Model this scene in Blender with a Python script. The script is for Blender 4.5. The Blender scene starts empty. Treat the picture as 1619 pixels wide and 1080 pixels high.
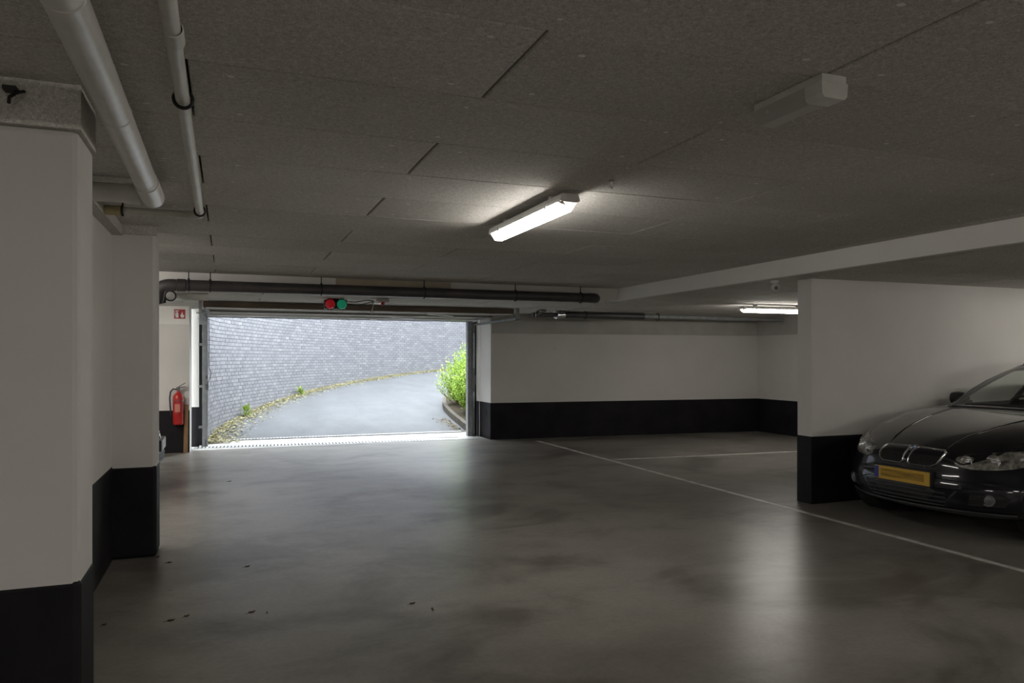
import bpy, bmesh, math, random
from mathutils import Vector, Matrix
from mathutils.bvhtree import BVHTree

random.seed(7)
PI = math.pi
sc = bpy.context.scene
col = sc.collection

# ------------------------------------------------------------------ camera, sky, exposure
CAM_H = 1.44
FPX = 1170.0
YAW = math.atan(449.5 / FPX)
cam_d = bpy.data.cameras.new('camera')
cam = bpy.data.objects.new('camera', cam_d)
col.objects.link(cam)
cam.location = (0, 0, CAM_H)
cam.rotation_euler = (PI / 2, 0, -YAW)
cam_d.sensor_width = 36
cam_d.lens = FPX / 1619 * 36
cam_d.shift_y = 26 / 1619
cam_d.clip_start = 0.05
sc.camera = cam

world = bpy.data.worlds.new('overcast_sky')
sc.world = world
world.use_nodes = True
bg = world.node_tree.nodes['Background']
bg.inputs['Color'].default_value = (0.86, 0.93, 1.0, 1)
bg.inputs['Strength'].default_value = 7.2

LAMP = 14.0           # radiance of a lit fluorescent cover
LAMP_BACK = 21.0      # lamp over the bay behind the partition
LAMP_BAY = 14.0       # lamp over the black car
LAMP_FILL = 31.0       # unseen fill lamps added to lift the ambient light
LAMP_COL = (1.0, 0.95, 0.885, 1)

vs = sc.view_settings
vs.view_transform = 'Standard'
vs.look = 'None'
vs.gamma = 1.0
vs.use_curve_mapping = False
vs.exposure = 1.32

# ------------------------------------------------------------------ materials
def new_mat(name):
    m = bpy.data.materials.new(name)
    m.use_nodes = True
    nt = m.node_tree
    return m, nt, nt.nodes['Principled BSDF']

def setp(b, color=None, rough=None, metal=None, spec=None, coat=None, trans=None):
    if color is not None: b.inputs['Base Color'].default_value = (*color, 1)
    if rough is not None: b.inputs['Roughness'].default_value = rough
    if metal is not None: b.inputs['Metallic'].default_value = metal
    if spec is not None: b.inputs['Specular IOR Level'].default_value = spec
    if coat is not None:
        b.inputs['Coat Weight'].default_value = coat
        b.inputs['Coat Roughness'].default_value = 0.06
    if trans is not None: b.inputs['Transmission Weight'].default_value = trans

def N(nt, typ, **kw):
    n = nt.nodes.new(typ)
    for k, v in kw.items():
        if k in n.inputs: n.inputs[k].default_value = v
        else: setattr(n, k, v)
    return n

def ramp(nt, fac, stops):
    r = nt.nodes.new('ShaderNodeValToRGB')
    while len(r.color_ramp.elements) < len(stops): r.color_ramp.elements.new(0.5)
    for e, (p, c) in zip(r.color_ramp.elements, stops):
        e.position = p
        e.color = (*c, 1) if len(c) == 3 else c
    nt.links.new(fac, r.inputs['Fac'])
    return r

def coords(nt, scale=(1, 1, 1), kind='Object'):
    tc = nt.nodes.new('ShaderNodeTexCoord')
    mp = nt.nodes.new('ShaderNodeMapping')
    mp.inputs['Scale'].default_value = scale
    nt.links.new(tc.outputs[kind], mp.inputs['Vector'])
    return mp.outputs['Vector']

def noise(nt, vec, scale, detail=4, rough=.55, dist=0):
    n = nt.nodes.new('ShaderNodeTexNoise')
    n.inputs['Scale'].default_value = scale
    n.inputs['Detail'].default_value = detail
    n.inputs['Roughness'].default_value = rough
    n.inputs['Distortion'].default_value = dist
    nt.links.new(vec, n.inputs['Vector'])
    return n.outputs['Fac']

def bump(nt, b, h, strength=.3, dist=.005):
    bp = nt.nodes.new('ShaderNodeBump')
    bp.inputs['Strength'].default_value = strength
    bp.inputs['Distance'].default_value = dist
    nt.links.new(h, bp.inputs['Height'])
    nt.links.new(bp.outputs['Normal'], b.inputs['Normal'])

def mixc(nt, fac, a, b, mode='MIX'):
    m = nt.nodes.new('ShaderNodeMix')
    m.data_type = 'RGBA'
    m.blend_type = mode
    if isinstance(fac, float): m.inputs[0].default_value = fac
    else: nt.links.new(fac, m.inputs[0])
    for i, s in ((6, a), (7, b)):
        if isinstance(s, tuple): m.inputs[i].default_value = (*s, 1)
        else: nt.links.new(s, m.inputs[i])
    return m.outputs[2]

def varied(name, c1, c2, scale=8, rough=.7, metal=0, spec=.3, bumps=0.15, bscale=60, lo=.35, hi=.65, kind='Object', stretch=(1, 1, 1)):
    m, nt, b = new_mat(name)
    setp(b, c1, rough, metal, spec)
    v = coords(nt, stretch, kind)
    r = ramp(nt, noise(nt, v, scale), [(lo, c1), (hi, c2)])
    nt.links.new(r.outputs['Color'], b.inputs['Base Color'])
    if bumps: bump(nt, b, noise(nt, v, bscale), bumps, .003)
    return m

def plain(name, color, rough=.5, metal=0, spec=.5, coat=None):
    return varied(name, color, tuple(min(1, c * 1.12 + .001) for c in color), 14, rough, metal, spec, 0) if coat is None else coated(name, color, rough, metal, coat)

def coated(name, color, rough, metal, coat):
    m, nt, b = new_mat(name)
    setp(b, color, rough, metal, .12, coat)
    v = coords(nt)
    n = noise(nt, v, 350, 2)
    r = ramp(nt, n, [(.3, tuple(c * .85 for c in color)), (.7, tuple(c * 1.15 for c in color))])
    nt.links.new(r.outputs['Color'], b.inputs['Base Color'])
    return m

def emit(name, color, strength):
    m = bpy.data.materials.new(name)
    m.use_nodes = True
    nt = m.node_tree
    b = nt.nodes['Principled BSDF']
    setp(b, color[:3], .12)
    b.inputs['Emission Color'].default_value = color if len(color) == 4 else (*color, 1)
    b.inputs['Emission Strength'].default_value = strength
    return m

M = {}
# white painted masonry: faint block relief and smudges
def make_wall(name, ca, cb):
    m, nt, b = new_mat(name)
    setp(b, ca, .75, 0, .25)
    v = coords(nt)
    big = noise(nt, v, .9, 5, .6)
    fine = noise(nt, v, 90, 3)
    r = ramp(nt, big, [(.3, ca), (.75, cb)])
    spots = ramp(nt, noise(nt, v, 6.5, 2, .4), [(.17, (.45, .43, .4)), (.21, (1, 1, 1))])
    nt.links.new(mixc(nt, .6, r.outputs['Color'], spots.outputs['Color'], 'MULTIPLY'), b.inputs['Base Color'])
    bump(nt, b, fine, .12, .003)
    return m
M['wall'] = make_wall('white_wall_paint', (.60, .585, .555), (.68, .663, .632))
M['step'] = make_wall('white_step_paint', (.78, .765, .73), (.86, .84, .81))
M['strip'] = varied('grey_strip_paint', (.42, .41, .38), (.48, .47, .44), 3, .85, 0, .2, .15, 60)
M['beige'] = varied('beige_strip', (.50, .44, .34), (.58, .52, .41), 4, .7, 0, .25, .05)
M['base'] = varied('black_base_paint', (.008, .007, .009), (.014, .012, .014), 3, .6, 0, .2, .15, 80)

# wood-wool ceiling board
m, nt, b = new_mat('wood_wool_board')
setp(b, (.3, .28, .25), .95, 0, .1)
tc = nt.nodes.new('ShaderNodeTexCoord')
geo = nt.nodes.new('ShaderNodeNewGeometry')
oi = nt.nodes.new('ShaderNodeObjectInfo')
mp = nt.nodes.new('ShaderNodeMapping'); mp.inputs['Scale'].default_value = (1, 1, 1)
nt.links.new(geo.outputs['Position'], mp.inputs['Vector'])
v = mp.outputs['Vector']
n1 = noise(nt, v, 95, 4, .75, 1.4)
n2 = noise(nt, v, 48, 3, .6, .6)
n3 = noise(nt, v, 1.1, 3)
r1 = ramp(nt, n1, [(.36, (.54, .52, .485)), (.64, (.96, .935, .885))])
r2 = ramp(nt, n2, [(.3, (.78, .78, .78)), (.7, (1, 1, 1))])
r3 = ramp(nt, n3, [(.3, (.88, .88, .86)), (.7, (1, 1, 1))])
rr = ramp(nt, oi.outputs['Random'], [(0, (.9, .9, .9)), (1, (1.0, 1.0, 1.0))])
c_ = mixc(nt, 1.0, r1.outputs['Color'], r2.outputs['Color'], 'MULTIPLY')
c_ = mixc(nt, 1.0, c_, r3.outputs['Color'], 'MULTIPLY')
c_ = mixc(nt, 1.0, c_, rr.outputs['Color'], 'MULTIPLY')
nt.links.new(c_, b.inputs['Base Color'])
bump(nt, b, n1, .5, .006)
M['board'] = m
M['seam'] = varied('dark_joint', (.02, .018, .016), (.035, .03, .028), 20, .95, 0, .1, 0)
M['plug'] = plain('pale_plug', (.86, .85, .82), .6)

# polished concrete floor
m, nt, b = new_mat('polished_concrete')
setp(b, (.2, .19, .17), .3, 0, .33)
v = coords(nt, (1, 1, 1))
vst = coords(nt, (.8, 1.1, 1))
nb = noise(nt, v, .55, 6, .6, .4)
ns = noise(nt, vst, 1.9, 8, .68, .35)
nf = noise(nt, v, 30, 6, .8)
base = ramp(nt, nb, [(.28, (.160, .150, .130)), (.5, (.250, .234, .206)), (.72, (.315, .297, .263))])
st = ramp(nt, ns, [(.3, (.66, .65, .63)), (.46, (.93, .93, .93)), (.7, (1.08, 1.08, 1.07))])
ff = ramp(nt, nf, [(.3, (.80, .80, .80)), (.7, (1.08, 1.08, 1.08))])
c_ = mixc(nt, .9, base.outputs['Color'], st.outputs['Color'], 'MULTIPLY')
c_ = mixc(nt, 1.0, c_, ff.outputs['Color'], 'MULTIPLY')
s2 = ramp(nt, noise(nt, coords(nt, (.8, 1.15, 1)), .85, 5, .62, .5), [(.36, (.52, .51, .49)), (.49, (.96, .96, .96)), (.7, (1.06, 1.06, 1.05))])
c_ = mixc(nt, 1.0, c_, s2.outputs['Color'], 'MULTIPLY')
sp = ramp(nt, noise(nt, v, 11, 2, .5), [(.205, (.25, .22, .2)), (.235, (1, 1, 1))])
c_ = mixc(nt, .8, c_, sp.outputs['Color'], 'MULTIPLY')
nt.links.new(c_, b.inputs['Base Color'])
rg = ramp(nt, ns, [(.3, (.33,) * 3), (.7, (.28,) * 3)])
nt.links.new(rg.outputs['Color'], b.inputs['Roughness'])
bump(nt, b, noise(nt, coords(nt, (.8, 1.2, 1)), 7, 3), .02, .01)
M['floor'] = m
M['sill'] = varied('pale_concrete', (.42, .41, .38), (.55, .54, .5), 3, .6, 0, .4, .1, 60)
M['asphalt'] = varied('asphalt', (0.060, 0.063, 0.066), (0.094, 0.095, 0.099), 90, .8, 0, .3, .3, 220)
_nt = M['asphalt'].node_tree; _b = _nt.nodes['Principled BSDF']; _src = _b.inputs['Base Color'].links[0].from_socket
_pr = ramp(_nt, noise(_nt, coords(_nt, (1.6, .7, 1)), 1.3, 5, .6), [(.3, (.84, .84, .84)), (.7, (1.12, 1.12, 1.12))])
_nt.links.new(mixc(_nt, 1.0, _src, _pr.outputs['Color'], 'MULTIPLY'), _b.inputs['Base Color'])
M['mortar'] = varied('mortar', (0.086, 0.086, 0.089), (0.119, 0.119, 0.122), 12, .9, 0, .1, .1)
M['soil'] = varied('soil', (.03, .024, .017), (.055, .045, .03), 12, .95, 0, .1, .4, 40)
M['kerb'] = varied('kerb_concrete', (0.059, 0.052, 0.042), (0.091, 0.081, 0.066), 9, .85, 0, .2, .2)
# grey-blue brick, tone varies from brick to brick
m, nt, b = new_mat('grey_blue_brick')
setp(b, (.13, .13, .15), .8, 0, .3)
geo = nt.nodes.new('ShaderNodeNewGeometry')
isl = geo.outputs['Random Per Island']
oi = nt.nodes.new('ShaderNodeObjectInfo')
ad = nt.nodes.new('ShaderNodeMath'); ad.operation = 'ADD'
nt.links.new(isl, ad.inputs[0]); nt.links.new(oi.outputs['Random'], ad.inputs[1])
fr = nt.nodes.new('ShaderNodeMath'); fr.operation = 'FRACT'
nt.links.new(ad.outputs[0], fr.inputs[0])
r = ramp(nt, fr.outputs[0], [(0, (0.122, 0.122, 0.132)), (.35, (0.137, 0.137, 0.147)), (.7, (0.148, 0.148, 0.158)), (.93, (0.158, 0.158, 0.166)), (1, (0.181, 0.178, 0.181))])
nz = ramp(nt, noise(nt, geo.outputs['Position'], 45, 3), [(.3, (.85, .85, .85)), (.7, (1.1, 1.1, 1.1))])
nt.links.new(mixc(nt, 1.0, r.outputs['Color'], nz.outputs['Color'], 'MULTIPLY'), b.inputs['Base Color'])
M['brick'] = m
def leafmat(name, stops, transl=.35):
    m, nt, b = new_mat(name)
    setp(b, stops[0][1], .55, 0, .3)
    geo = nt.nodes.new('ShaderNodeNewGeometry')
    r = ramp(nt, geo.outputs['Random Per Island'], stops)
    nt.links.new(r.outputs['Color'], b.inputs['Base Color'])
    b.inputs['Subsurface Weight'].default_value = 0
    tr = nt.nodes.new('ShaderNodeBsdfTranslucent')
    nt.links.new(r.outputs['Color'], tr.inputs['Color'])
    mx = nt.nodes.new('ShaderNodeMixShader'); mx.inputs[0].default_value = transl
    nt.links.new(b.outputs[0], mx.inputs[1]); nt.links.new(tr.outputs[0], mx.inputs[2])
    nt.links.new(mx.outputs[0], nt.nodes['Material Output'].inputs['Surface'])
    return m
M['leaf'] = leafmat('bright_leaf', [(0, (0.103, 0.196, 0.014)), (.4, (0.196, 0.334, 0.030)), (.8, (0.311, 0.450, 0.058)), (1, (0.462, 0.555, 0.173))])
M['weed'] = leafmat('weed_leaf', [(0, (0.129, 0.198, 0.030)), (1, (0.247, 0.317, 0.069))])
M['litter'] = leafmat('dry_litter', [(0, (0.156, 0.124, 0.056)), (.35, (0.281, 0.230, 0.100)), (.6, (0.337, 0.315, 0.146)), (.8, (0.212, 0.224, 0.068)), (1, (0.427, 0.393, 0.303))], .2)
M['deadleaf'] = varied('dead_leaf', (.035, .022, .012), (.06, .035, .02), 60, .8, 0, .2, 0)
M['stem'] = varied('shrub_stem', (.12, .09, .05), (.18, .14, .08), 20, .9, 0, .1, .1)
M['white_pvc'] = plain('white_pipe_plastic', (.62, .61, .58), .32, 0, .5)
M['thin_pvc'] = plain('cream_pipe_plastic', (.56, .55, .50), .4, 0, .5)
M['yellow_pvc'] = plain('yellowed_plastic', (.38, .32, .17), .45)
M['dark_pvc'] = varied('dark_grey_pipe', (.058, .053, .055), (.078, .072, .074), 5, .4, 0, .45, .05)
M['black_clip'] = plain('black_clip', (.01, .01, .01), .5)
M['steel'] = varied('galvanised_steel', (.34, .35, .35), (.46, .47, .47), 14, .42, .85, .5, .05)
M['steel_dark'] = varied('weathered_steel', (.14, .145, .145), (.20, .20, .20), 9, .5, .5, .5, .05)
M['steel_paint'] = varied('grey_painted_steel', (.24, .25, .255), (.32, .33, .335), 9, .5, 0, .4, .05)
M['silver'] = plain('silver_tape', (.72, .72, .74), .22, .9)
M['brown'] = varied('brown_door_edge', (.12, .092, .07), (.18, .135, .10), 7, .6, 0, .3, .1, 40, stretch=(.2, 2, 2))
M['doorwood'] = varied('grey_door_boards', (.20, .185, .165), (.30, .28, .25), 6, .65, 0, .3, .1, 40, stretch=(.2, 3, 1))
M['white_metal'] = plain('white_enamel', (.72, .72, .70), .4)
M['lamp_on'] = emit('lit_tube_cover', LAMP_COL, LAMP)
M['lamp_back'] = emit('lit_tube_cover_back', LAMP_COL, LAMP_BACK)
M['lamp_bay'] = emit('lit_tube_cover_bay', LAMP_COL, LAMP_BAY)
M['lamp_fill'] = emit('fill_tube_cover', LAMP_COL, LAMP_FILL)
M['clear'] = None
M['red'] = varied('extinguisher_red', (.42, .018, .015), (.50, .03, .025), 9, .3, 0, .5, 0)
M['black_rubber'] = plain('black_rubber', (.012, .012, .012), .6)
M['signred'] = plain('sign_red', (.36, .02, .025), .5)
M['signwhite'] = plain('sign_white', (.75, .74, .72), .5)
M['paper'] = plain('extinguisher_label', (.55, .20, .15), .6)
M['plank'] = varied('brown_plank', (.20, .115, .055), (.30, .18, .09), 5, .65, 0, .3, .1, 40, stretch=(6, 6, .5))
M['line'] = varied('worn_white_line', (.42, .41, .38), (.66, .64, .60), 7, .5, 0, .4, .05, 60, .35, .6)
M['grate'] = varied('grate_steel', (.36, .36, .35), (.46, .46, .45), 8, .5, .4, .5, .05)
M['dark'] = plain('dark_recess', (.006, .006, .006), .9)
M['paint_black'] = coated('black_car_paint', (.0045, .0045, .0075), .3, 0, 1.0)
M['paint_grey'] = coated('grey_car_paint', (.05, .052, .058), .3, .3, 1.0)
M['trim_black'] = plain('black_trim', (.008, .008, .009), .45)
M['chrome'] = plain('chrome', (.80, .80, .82), .22, 1.0)
M['tyre'] = varied('tyre_rubber', (.010, .010, .010), (.018, .018, .018), 20, .85, 0, .2, .1)
M['alloy'] = plain('alloy', (.42, .42, .44), .3, .9)
M['seatcloth'] = varied('dark_seat_cloth', (.012, .012, .013), (.022, .022, .023), 40, .9, 0, .1, .1)
M['plate_yellow'] = plain('yellow_plate', (.50, .30, .03), .45)
M['plate_smudge'] = varied('plate_smudge', (.20, .12, .018), (.42, .25, .03), 9, .5, 0, .3, 0, stretch=(1, .5, 4))
M['plate_white'] = plain('pale_plate', (.55, .55, .55), .45)
M['eu_blue'] = plain('plate_blue', (.02, .04, .22), .45)
M['badge_blue'] = plain('badge_blue', (.02, .12, .4), .3)
M['badge_white'] = plain('badge_white', (.7, .7, .7), .3)
M['lens_red'] = emit('red_signal_lens', (.42, .012, .02, 1), .10)
M['lens_green'] = emit('green_signal_lens', (.01, .24, .13, 1), .14)
def glass_mat(name, tint, gloss_rough=.02, base=.06):
    m = bpy.data.materials.new(name); m.use_nodes = True
    nt = m.node_tree
    nt.nodes.remove(nt.nodes['Principled BSDF'])
    tr = nt.nodes.new('ShaderNodeBsdfTransparent'); tr.inputs[0].default_value = (*tint, 1)
    gl = nt.nodes.new('ShaderNodeBsdfGlossy'); gl.inputs['Roughness'].default_value = gloss_rough
    lw = nt.nodes.new('ShaderNodeLayerWeight'); lw.inputs['Blend'].default_value = .5
    pw = nt.nodes.new('ShaderNodeMath'); pw.operation = 'POWER'; pw.inputs[1].default_value = 5
    nt.links.new(lw.outputs['Facing'], pw.inputs[0])
    fn = nt.nodes.new('ShaderNodeMath'); fn.operation = 'MULTIPLY_ADD'; fn.inputs[1].default_value = .9; fn.inputs[2].default_value = .05
    nt.links.new(pw.outputs[0], fn.inputs[0])
    mx = nt.nodes.new('ShaderNodeMixShader')
    nt.links.new(fn.outputs[0], mx.inputs[0]); nt.links.new(tr.outputs[0], mx.inputs[1]); nt.links.new(gl.outputs[0], mx.inputs[2])
    nt.links.new(mx.outputs[0], nt.nodes['Material Output'].inputs['Surface'])
    return m
M['car_glass'] = glass_mat('car_window_glass', (.90, .94, .91))
M['head_glass'] = glass_mat('headlight_glass', (.9, .9, .9))
# unlit translucent cover of the emergency light
m, nt, b = new_mat('clear_ribbed_cover')
setp(b, (.55, .54, .52), .3, 0, .5, None, .12)
v = coords(nt)
bump(nt, b, noise(nt, v, 60, 2), .1, .003)
M['clear'] = m
M['head_inside'] = varied('headlight_bowl', (.10, .098, .09), (.50, .48, .42), 22, .3, .35, .5, 0)

# ------------------------------------------------------------------ mesh helpers
class MB:
    def __init__(s): s.v = []; s.f = []; s.m = []
    def add(s, vs_, fs, mi=0):
        o = len(s.v)
        s.v += [tuple(p) for p in vs_]
        s.f += [tuple(i + o for i in f) for f in fs]
        s.m += [mi] * len(fs)
        return s
    def box(s, c, d, rot=None, mi=0):
        x, y, z = d[0] / 2, d[1] / 2, d[2] / 2
        p = [Vector(q) for q in ((-x, -y, -z), (x, -y, -z), (x, y, -z), (-x, y, -z), (-x, -y, z), (x, -y, z), (x, y, z), (-x, y, z))]
        if rot is not None: p = [rot @ q for q in p]
        c = Vector(c)
        return s.add([q + c for q in p], [(0, 3, 2, 1), (4, 5, 6, 7), (0, 1, 5, 4), (1, 2, 6, 5), (2, 3, 7, 6), (3, 0, 4, 7)], mi)
    def bb(s, a, b, mi=0):
        return s.box([(a[i] + b[i]) / 2 for i in range(3)], [abs(b[i] - a[i]) for i in range(3)], None, mi)
    def prism(s, pts, z0, z1, mi=0):
        n = len(pts)
        ar = sum(pts[i][0] * pts[(i + 1) % n][1] - pts[(i + 1) % n][0] * pts[i][1] for i in range(n))
        if ar < 0: pts = pts[::-1]
        v_ = [(x, y, z0) for x, y in pts] + [(x, y, z1) for x, y in pts]
        return s.add(v_, [tuple(range(n - 1, -1, -1)), tuple(range(n, 2 * n))] + [(i, (i + 1) % n, n + (i + 1) % n, n + i) for i in range(n)], mi)
    def extr(s, prof, axis, a, b, mi=0):
        """profile of (p, q) points extruded along axis ('x' -> p=y,q=z ; 'y' -> p=x,q=z)"""
        n = len(prof)
        mk = (lambda t, p, q: (t, p, q)) if axis == 'x' else (lambda t, p, q: (p, t, q))
        v_ = [mk(a, p, q) for p, q in prof] + [mk(b, p, q) for p, q in prof]
        return s.add(v_, [tuple(range(n)), tuple(range(2 * n - 1, n - 1, -1))] + [(i, n + i, n + (i + 1) % n, (i + 1) % n) for i in range(n)], mi)
    def tube(s, pts, r, n=12, mi=0, cap=True):
        pts = [Vector(p) for p in pts]
        rs = r if isinstance(r, (list, tuple)) else [r] * len(pts)
        t0 = (pts[1] - pts[0]).normalized()
        up = Vector((0, 0, 1)) if abs(t0.z) < .9 else Vector((1, 0, 0))
        u = t0.cross(up).normalized()
        rings = []; prev = t0
        for i, p in enumerate(pts):
            if i == 0: t = t0
            elif i == len(pts) - 1: t = (pts[i] - pts[i - 1]).normalized()
            else:
                t = ((pts[i + 1] - pts[i]).normalized() + (pts[i] - pts[i - 1]).normalized())
                t = t.normalized() if t.length > 1e-6 else prev
            q = prev.rotation_difference(t)
            u = (q @ u).normalized(); prev = t
            w = t.cross(u)
            rings.append([p + (u * math.cos(2 * PI * k / n) + w * math.sin(2 * PI * k / n)) * rs[i] for k in range(n)])
        v_ = [q for R in rings for q in R]
        f_ = [(i * n + k, i * n + (k + 1) % n, (i + 1) * n + (k + 1) % n, (i + 1) * n + k) for i in range(len(rings) - 1) for k in range(n)]
        if cap: f_ += [tuple(range(n - 1, -1, -1)), tuple(range((len(rings) - 1) * n, len(rings) * n))]
        return s.add(v_, f_, mi)
    def lathe(s, prof, c=(0, 0, 0), n=24, axis='z', mi=0):
        """prof: (r, h) list, revolved about axis"""
        v_ = []; m_ = len(prof)
        for k in range(n):
            a = 2 * PI * k / n
            for r_, h in prof:
                p = (r_ * math.cos(a), r_ * math.sin(a), h)
                if axis == 'y': p = (p[0], p[2], p[1])
                if axis == 'x': p = (p[2], p[0], p[1])
                v_.append((p[0] + c[0], p[1] + c[1], p[2] + c[2]))
        f_ = [(k * m_ + i, ((k + 1) % n) * m_ + i, ((k + 1) % n) * m_ + i + 1, k * m_ + i + 1) for k in range(n) for i in range(m_ - 1)]
        return s.add(v_, f_, mi)
    def torus(s, c, R, r, axis='y', n=20, k=8, a0=0, a1=2 * PI, mi=0):
        pts = []
        full = abs(a1 - a0 - 2 * PI) < 1e-6
        for i in range(n + 1):
            a = a0 + (a1 - a0) * i / n
            p = {'y': (R * math.cos(a), 0, R * math.sin(a)), 'x': (0, R * math.cos(a), R * math.sin(a)), 'z': (R * math.cos(a), R * math.sin(a), 0)}[axis]
            pts.append((c[0] + p[0], c[1] + p[1], c[2] + p[2]))
        return s.tube(pts, r, k, mi, not full)

def offset_of(o):
    t = Vector((0, 0, 0))
    while o is not None:
        t += o.location; o = o.parent
    return t

def put(name, mb, mats, parent=None, local=False, smooth=None, bevel=0, loc=None):
    """one mesh object; mb is in world metres unless local"""
    me = bpy.data.meshes.new(name)
    if loc is not None: off = Vector(loc)
    elif parent is not None and not local: off = offset_of(parent)
    else: off = Vector((0, 0, 0))
    me.from_pydata([tuple(Vector(p) - off) for p in mb.v], [], mb.f)
    if not isinstance(mats, (list, tuple)): mats = [mats]
    for mt in mats: me.materials.append(mt)
    me.polygons.foreach_set('material_index', mb.m)
    bm = bmesh.new(); bm.from_mesh(me)
    bmesh.ops.recalc_face_normals(bm, faces=bm.faces)
    bm.to_mesh(me); bm.free()
    me.update()
    if smooth is not None:
        for p in me.polygons: p.use_smooth = True
        me.set_sharp_from_angle(angle=math.radians(smooth))
    o = bpy.data.objects.new(name, me)
    col.objects.link(o)
    if parent is not None: o.parent = parent
    if loc is not None: o.location = Vector(loc) - (offset_of(parent) if parent is not None and not local else Vector((0, 0, 0)))
    if bevel:
        bv = o.modifiers.new('bevel', 'BEVEL'); bv.width = bevel; bv.segments = 2; bv.limit_method = 'ANGLE'; bv.angle_limit = math.radians(40)
    return o

def share(o, loc, parent=None, name=None):
    c = bpy.data.objects.new(name or o.name.split('.')[0], o.data)
    col.objects.link(c)
    c.parent = parent; c.location = loc
    return c

def thing(name, label, cat, loc=(0, 0, 0), rz=0, group=None):
    o = bpy.data.objects.new(name, None)
    o.empty_display_size = .1
    col.objects.link(o)
    o.location = loc; o.rotation_euler = (0, 0, rz)
    o['label'] = label; o['category'] = cat
    if group: o['group'] = group
    return o

def tag(o, label, cat, group=None):
    o['label'] = label; o['category'] = cat
    if group: o['group'] = group
    return o

def structure(name, mb, mats, label=None, **kw):
    o = put(name, mb, mats, **kw)
    o['kind'] = 'structure'
    if label: o['label'] = label
    return o

def copy_tree(o, parent=None):
    c = o.copy(); col.objects.link(c); c.parent = parent
    for ch in list(o.children): copy_tree(ch, c)
    return c

# ------------------------------------------------------------------ dimensions of the garage
H = 2.39            # main ceiling boards, underside
HL = 2.223          # lower ceiling boards, underside
YS = 8.97           # step of the ceiling towards the door
XS = 4.995          # step of the ceiling over the bays
BAND = 0.665
def bw_y(x):        # inner face of the wall with the door
    return 12.27 - .062 * (x + .54) if x < 2 else 12.30 - .083 * (x - 4.32)
XR = 9.72
YD = 13.02          # plane of the garage door

# ------------------------------------------------------------------ floor
fl = structure('floor', MB().bb((-7, -8, -.2), (11, 12.55, 0)), M['floor'], 'polished grey concrete garage floor with damp stains')
sill = structure('floor_sill', MB().bb((-.62, 12.55, -.2), (4.42, 13.72, .0)), M['sill'], 'pale concrete threshold strip under the garage door')
structure('floor_outside', MB().bb((-7, 12.55, -.25), (-.62, 13.0, -.001)).bb((4.42, 12.55, -.25), (11, 13.0, -.001)), M['sill'])

# painted bay lines
def line_strip(name, a, b, w, label):
    a = Vector((*a, 0)); b = Vector((*b, 0)); d = (b - a).normalized(); n_ = Vector((-d.y, d.x, 0)) * w / 2
    mb = MB().prism([tuple((a + n_)[:2]), tuple((b + n_)[:2]), tuple((b - n_)[:2]), tuple((a - n_)[:2])], .0004, .0022)
    return structure(name, mb, M['line'], label)
line_strip('floor_line', (5.02, 11.85), (5.02, -3.0), .055, 'long worn white line along the mouth of the bays')
line_strip('floor_line', (5.05, 9.27), (9.6, 8.95), .055, 'thin white bay divider line meeting the long line')

# ------------------------------------------------------------------ walls
wl = MB()
wl.bb((-1.6, 3.25, 0), (-.77, 6.0, 2.75))
structure('wall_left', wl, M['wall'], 'white wall between the two pilasters')
structure('wall_left', MB().bb((-7.2, 5.9, 0), (-7.0, 13.0, 2.75)), M['wall'], 'far end wall of the bay behind the pilasters')
structure('wall_left', MB().bb((-7.2, -8, 0), (-7.0, 5.9, 2.75)), M['wall'])
structure('wall_near', MB().bb((-7, -8.2, 0), (11, -8, 2.75)), M['wall'])

def pilaster(name, y0, y1, x0, ztop, label):
    mb = MB().bb((x0, y0, 0), (-.485, y1, ztop))
    o = structure(name, mb, M['wall'], label, bevel=.022)
    bb_ = MB().bb((x0 - .002, y0 - .004, .001), (-.481, y1 + .004, BAND))
    p = structure('baseboard_' + ('near' if y0 < 4 else 'far'), bb_, M['base'], 'black painted base of the ' + ('near' if y0 < 4 else 'far') + ' pilaster', bevel=.022)
    return o
pilaster('pilaster_near', 2.96, 3.25, -2.6, 2.235, 'white wall end closest to the camera with rounded corner')
pilaster('pilaster_far', 5.93, 6.21, -7.0, 2.372, 'white wall end beyond the near one')
structure('baseboard_left', MB().bb((-.80, 3.254, .001), (-.766, 5.926, BAND)), M['base'], 'black base between the pilasters')
# board clad beam above the near pilaster
structure('trim_beam_near', MB().bb((-2.6, 2.945, 2.235), (-.478, 3.262, 2.42)), M['board'], 'board clad beam over the near pilaster')
structure('trim_beam_left', MB().bb((-.78, 3.262, 2.315), (-.70, 5.93, 2.388)), M['board'], 'board strip along the top of the wall')
structure('trim_beam_left', MB().bb((-.72, 5.905, 2.325), (-.478, 5.935, 2.42)), M['board'])

# wall with the door opening
def quad_wall(name, xa, xb, z0, z1, th, mat, label=None, proud=0, bevel=0):
    mb = MB().prism([(xa, bw_y(xa) - proud), (xb, bw_y(xb) - proud), (xb, bw_y(xb) + th), (xa, bw_y(xa) + th)], z0, z1)
    return structure(name, mb, mat, label, bevel=bevel)
quad_wall('wall_back', -7.0, -.54, 0, 2.75, .60, M['wall'], 'white wall carrying the extinguisher')
quad_wall('wall_back', 4.325, 10.2, 0, 2.75, .60, M['wall'], 'long white wall beyond the bays')
mb = MB().bb((-.56, YD - .0, 0), (-.43, YD + .35, 2.75))
structure('wall_back_reveal', mb, M['wall'], 'white return beside the steel door post')
mb = MB().bb((4.30, YD - .05, 0), (4.45, YD + .35, 2.75))
structure('wall_back_reveal', mb, M['wall'])
structure('wall_back_lintel', MB().bb((-.56, YD + .10, 2.12), (4.45, YD + .35, 2.75)), M['wall'])
quad_wall('baseboard_back', -7.0, -.54, .001, BAND - .02, .0, M['base'], 'black base band under the extinguisher', .005)
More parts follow.
